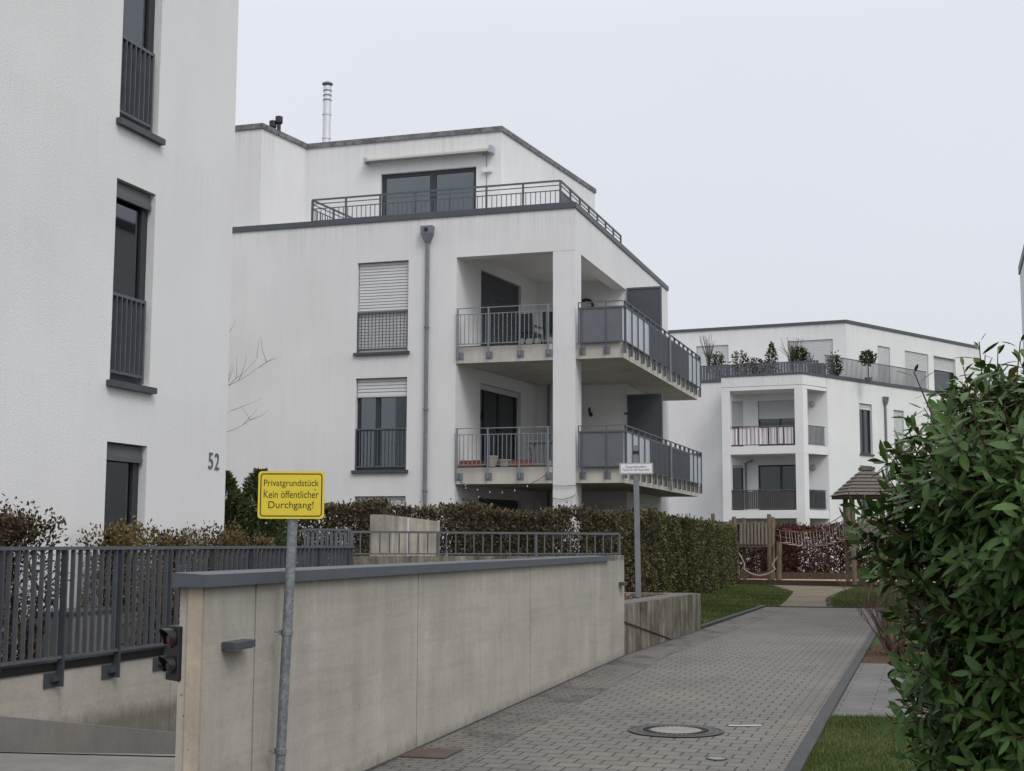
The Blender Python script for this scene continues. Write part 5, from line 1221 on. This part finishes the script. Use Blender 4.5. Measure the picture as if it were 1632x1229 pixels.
# the big glossy bush in the foreground
def big_bush():
    r = np.random.default_rng(77); t_ = thing('evergreen_bush', 'large glossy dark green broadleaf bush filling the right foreground', 'bush', (2.72, 5.45, 0))
    S = 5200; tz = .15 + 2.27 * r.uniform(0, 1, S) ** .82
    hw = np.interp(tz, [.1, .9, 1.1, 1.3, 1.55, 1.8, 2.02, 2.14, 2.25, 2.34, 2.43], [1.0, 1.06, 1.12, 1.05, 1.16, 1.20, 1.15, 1.06, .92, .78, .55]) - .04
    an = r.uniform(0, 6.283, S); k = np.where(tz < 2.1, r.uniform(.2, 1.0, S) ** .42, r.uniform(0.05, 1, S) ** .5)
    lob = 1 + .05 * np.sin(an * 5 + tz * 4) + .045 * np.sin(an * 11 - tz * 9)
    rad_ = np.stack([np.cos(an), np.sin(an), np.zeros(S)], 1); tip = rad_ * (hw * k * lob)[:, None]; tip[:, 0] += -.115; tip[:, 1] += .05; tip[:, 2] = tz
    tn = np.clip((tz - 1.7) / .7, 0, 1)[:, None]
    dirv = unit(rad_ * (1 - .6 * tn) + np.array([0, 0, 1]) * (.38 + .75 * tn) + r.normal(0, .26, (S, 3)))
    lead = [((-.90, -.2, 2.27), (-.06, -.05, 1), .16), ((-.80, -.3, 2.3), (.1, -.1, 1), .12), ((-1.12, -.2, 2.2), (-.35, 0, .9), .12), ((-1.05, -.5, 2.18), (-.3, -.3, 1), .12), ((-.7, .2, 2.32), (.1, .1, 1), .14)]
    for p_, d_, l_ in lead: tip = np.vstack([tip, np.array(p_) + unit(np.array(d_)) * l_]); dirv = np.vstack([dirv, unit(np.array(d_))])
    S = len(tip); slen = r.uniform(.16, .34, S); slen[-len(lead):] = [q[2] + .1 for q in lead]
    # leaf template: 3 cross sections along the blade, folded at the midrib, curved down
    nu = 5; us = np.array([0, .2, .48, .78, 1]); wid = np.array([.10, .70, 1.0, .72, .03]); 
    V = []; Q = []; T = []; cnt = 0
    for s in range(S):
        d = dirv[s]; a = unit(np.cross(d, r.normal(0, 1, 3))); b = np.cross(d, a); nl = r.integers(8, 13); ph = r.uniform(0, 6.28); hue = r.normal(.45, .14)
        for q in range(nl):
            f = (q + .5) / nl; an = ph + q * 2.4; out = a * np.cos(an) + b * np.sin(an); open_ = np.clip(1.45 - .85 * f ** 1.5 + r.normal(0, .15), .35, 1.7)
            base = tip[s] - d * slen[s] * (1 - f ** .7)
            ld_ = unit(d * np.cos(open_) + out * np.sin(open_) + np.array([0, 0, -.12])); up = unit(d * np.sin(open_) - out * np.cos(open_) + np.array([0, 0, .25]) + r.normal(0, .18, 3)); up = unit(up - ld_ * (up @ ld_)); sd = np.cross(ld_, up)
            L = r.uniform(.05, .115) * (1 if f < .8 else .72); W = L * r.uniform(.27, .40); curl = r.uniform(-.05, .32) * L; fold = r.uniform(.08, .22)
            mid = base[None] + ld_[None] * (us * L + .012)[:, None] - up[None] * (curl * us ** 2)[:, None]
            e = sd[None] * (wid * W * .5)[:, None]; lift = up[None] * (wid * W * .5 * fold)[:, None]
            V.append(np.stack([mid + e + lift, mid, mid - e + lift], 1).reshape(-1, 3))
            for i in range(nu - 1):
                o = cnt + i * 3; Q.append((o, o + 1, o + 4, o + 3)); Q.append((o + 1, o + 2, o + 5, o + 4))
            t0 = np.clip(hue + r.normal(0, .16) + (.5 if r.uniform() < .012 else 0), 0, 1); tt = np.full((nu, 3), t0); tt[:, 1] += .16; T.append(np.clip(tt, 0, 1).ravel()); cnt += nu * 3
    np_mesh('foliage', M['laurel'], np.concatenate(V), np.array(Q), np.concatenate(T), t_, True)
    mb = MB(); rr = random.Random(2)
    hubs = []
    for k in range(22):
        an = rr.uniform(0, 6.28); el = rr.uniform(.35, 1.3); dd = Vector((math.cos(an) * math.cos(el), math.sin(an) * math.cos(el), math.sin(el))); p0 = Vector((rr.uniform(-.15, .15), rr.uniform(-.15, .15), 0)); L = rr.uniform(.4, .8)
        pts = [p0, p0 + Vector((dd.x * .25, dd.y * .25, .45)) * 1.0, p0 + dd * L * .7 + Vector((0, 0, .25)), p0 + dd * L + Vector((0, 0, .75))]; mb.tube(pts, [.028, .021, .014, .008], 6, False); hubs += [np.array(q) for q in pts[1:]]
    hubs = np.array(hubs)
    for s in range(S):
        st = tip[s] - dirv[s] * slen[s]; h = hubs[np.argmin(((hubs - st) ** 2).sum(1))]; m_ = (h + st) / 2 + np.array([0, 0, -.05])
        mb.tube([tuple(h), tuple(m_), tuple(st), tuple(tip[s])], [.006, .0045, .0036, .0022], 4, False)
    mb.build('branches', M['twig'], t_)
big_bush()

# leaf litter blown against the wall foot and on the planter soil
n = 420; r_ = np.random.default_rng(9); a = r_.uniform(-1.5, 9.4, n); d = np.abs(r_.normal(0, .12, n)) + .02
p = np.array([[*xy(GW, a[i], d[i]), .012 + r_.uniform(0, .006)] for i in range(n)])
q = np.array([[*PW.p(r_.uniform(.1, 6), r_.uniform(-2, -.5), .665)] for i in range(900)])
p = np.concatenate([p, q]); n = len(p); dd = r_.normal(0, 1, (n, 3)); dd[:, 2] *= .15
sz = np.concatenate([r_.uniform(.008, .028, 420), r_.uniform(.03, .07, 900)])
o = leaf_mesh('leaf_litter', M['litter'], p, unit(dd), unit(np.stack([r_.normal(0, .2, n), r_.normal(0, .2, n), np.ones(n)], 1)), sz, sz * .6, r_.uniform(0, .9, n) ** 1.3)
tag(o, 'small fallen leaves along the wall foot and on the planter soil', None, None, 'stuff')
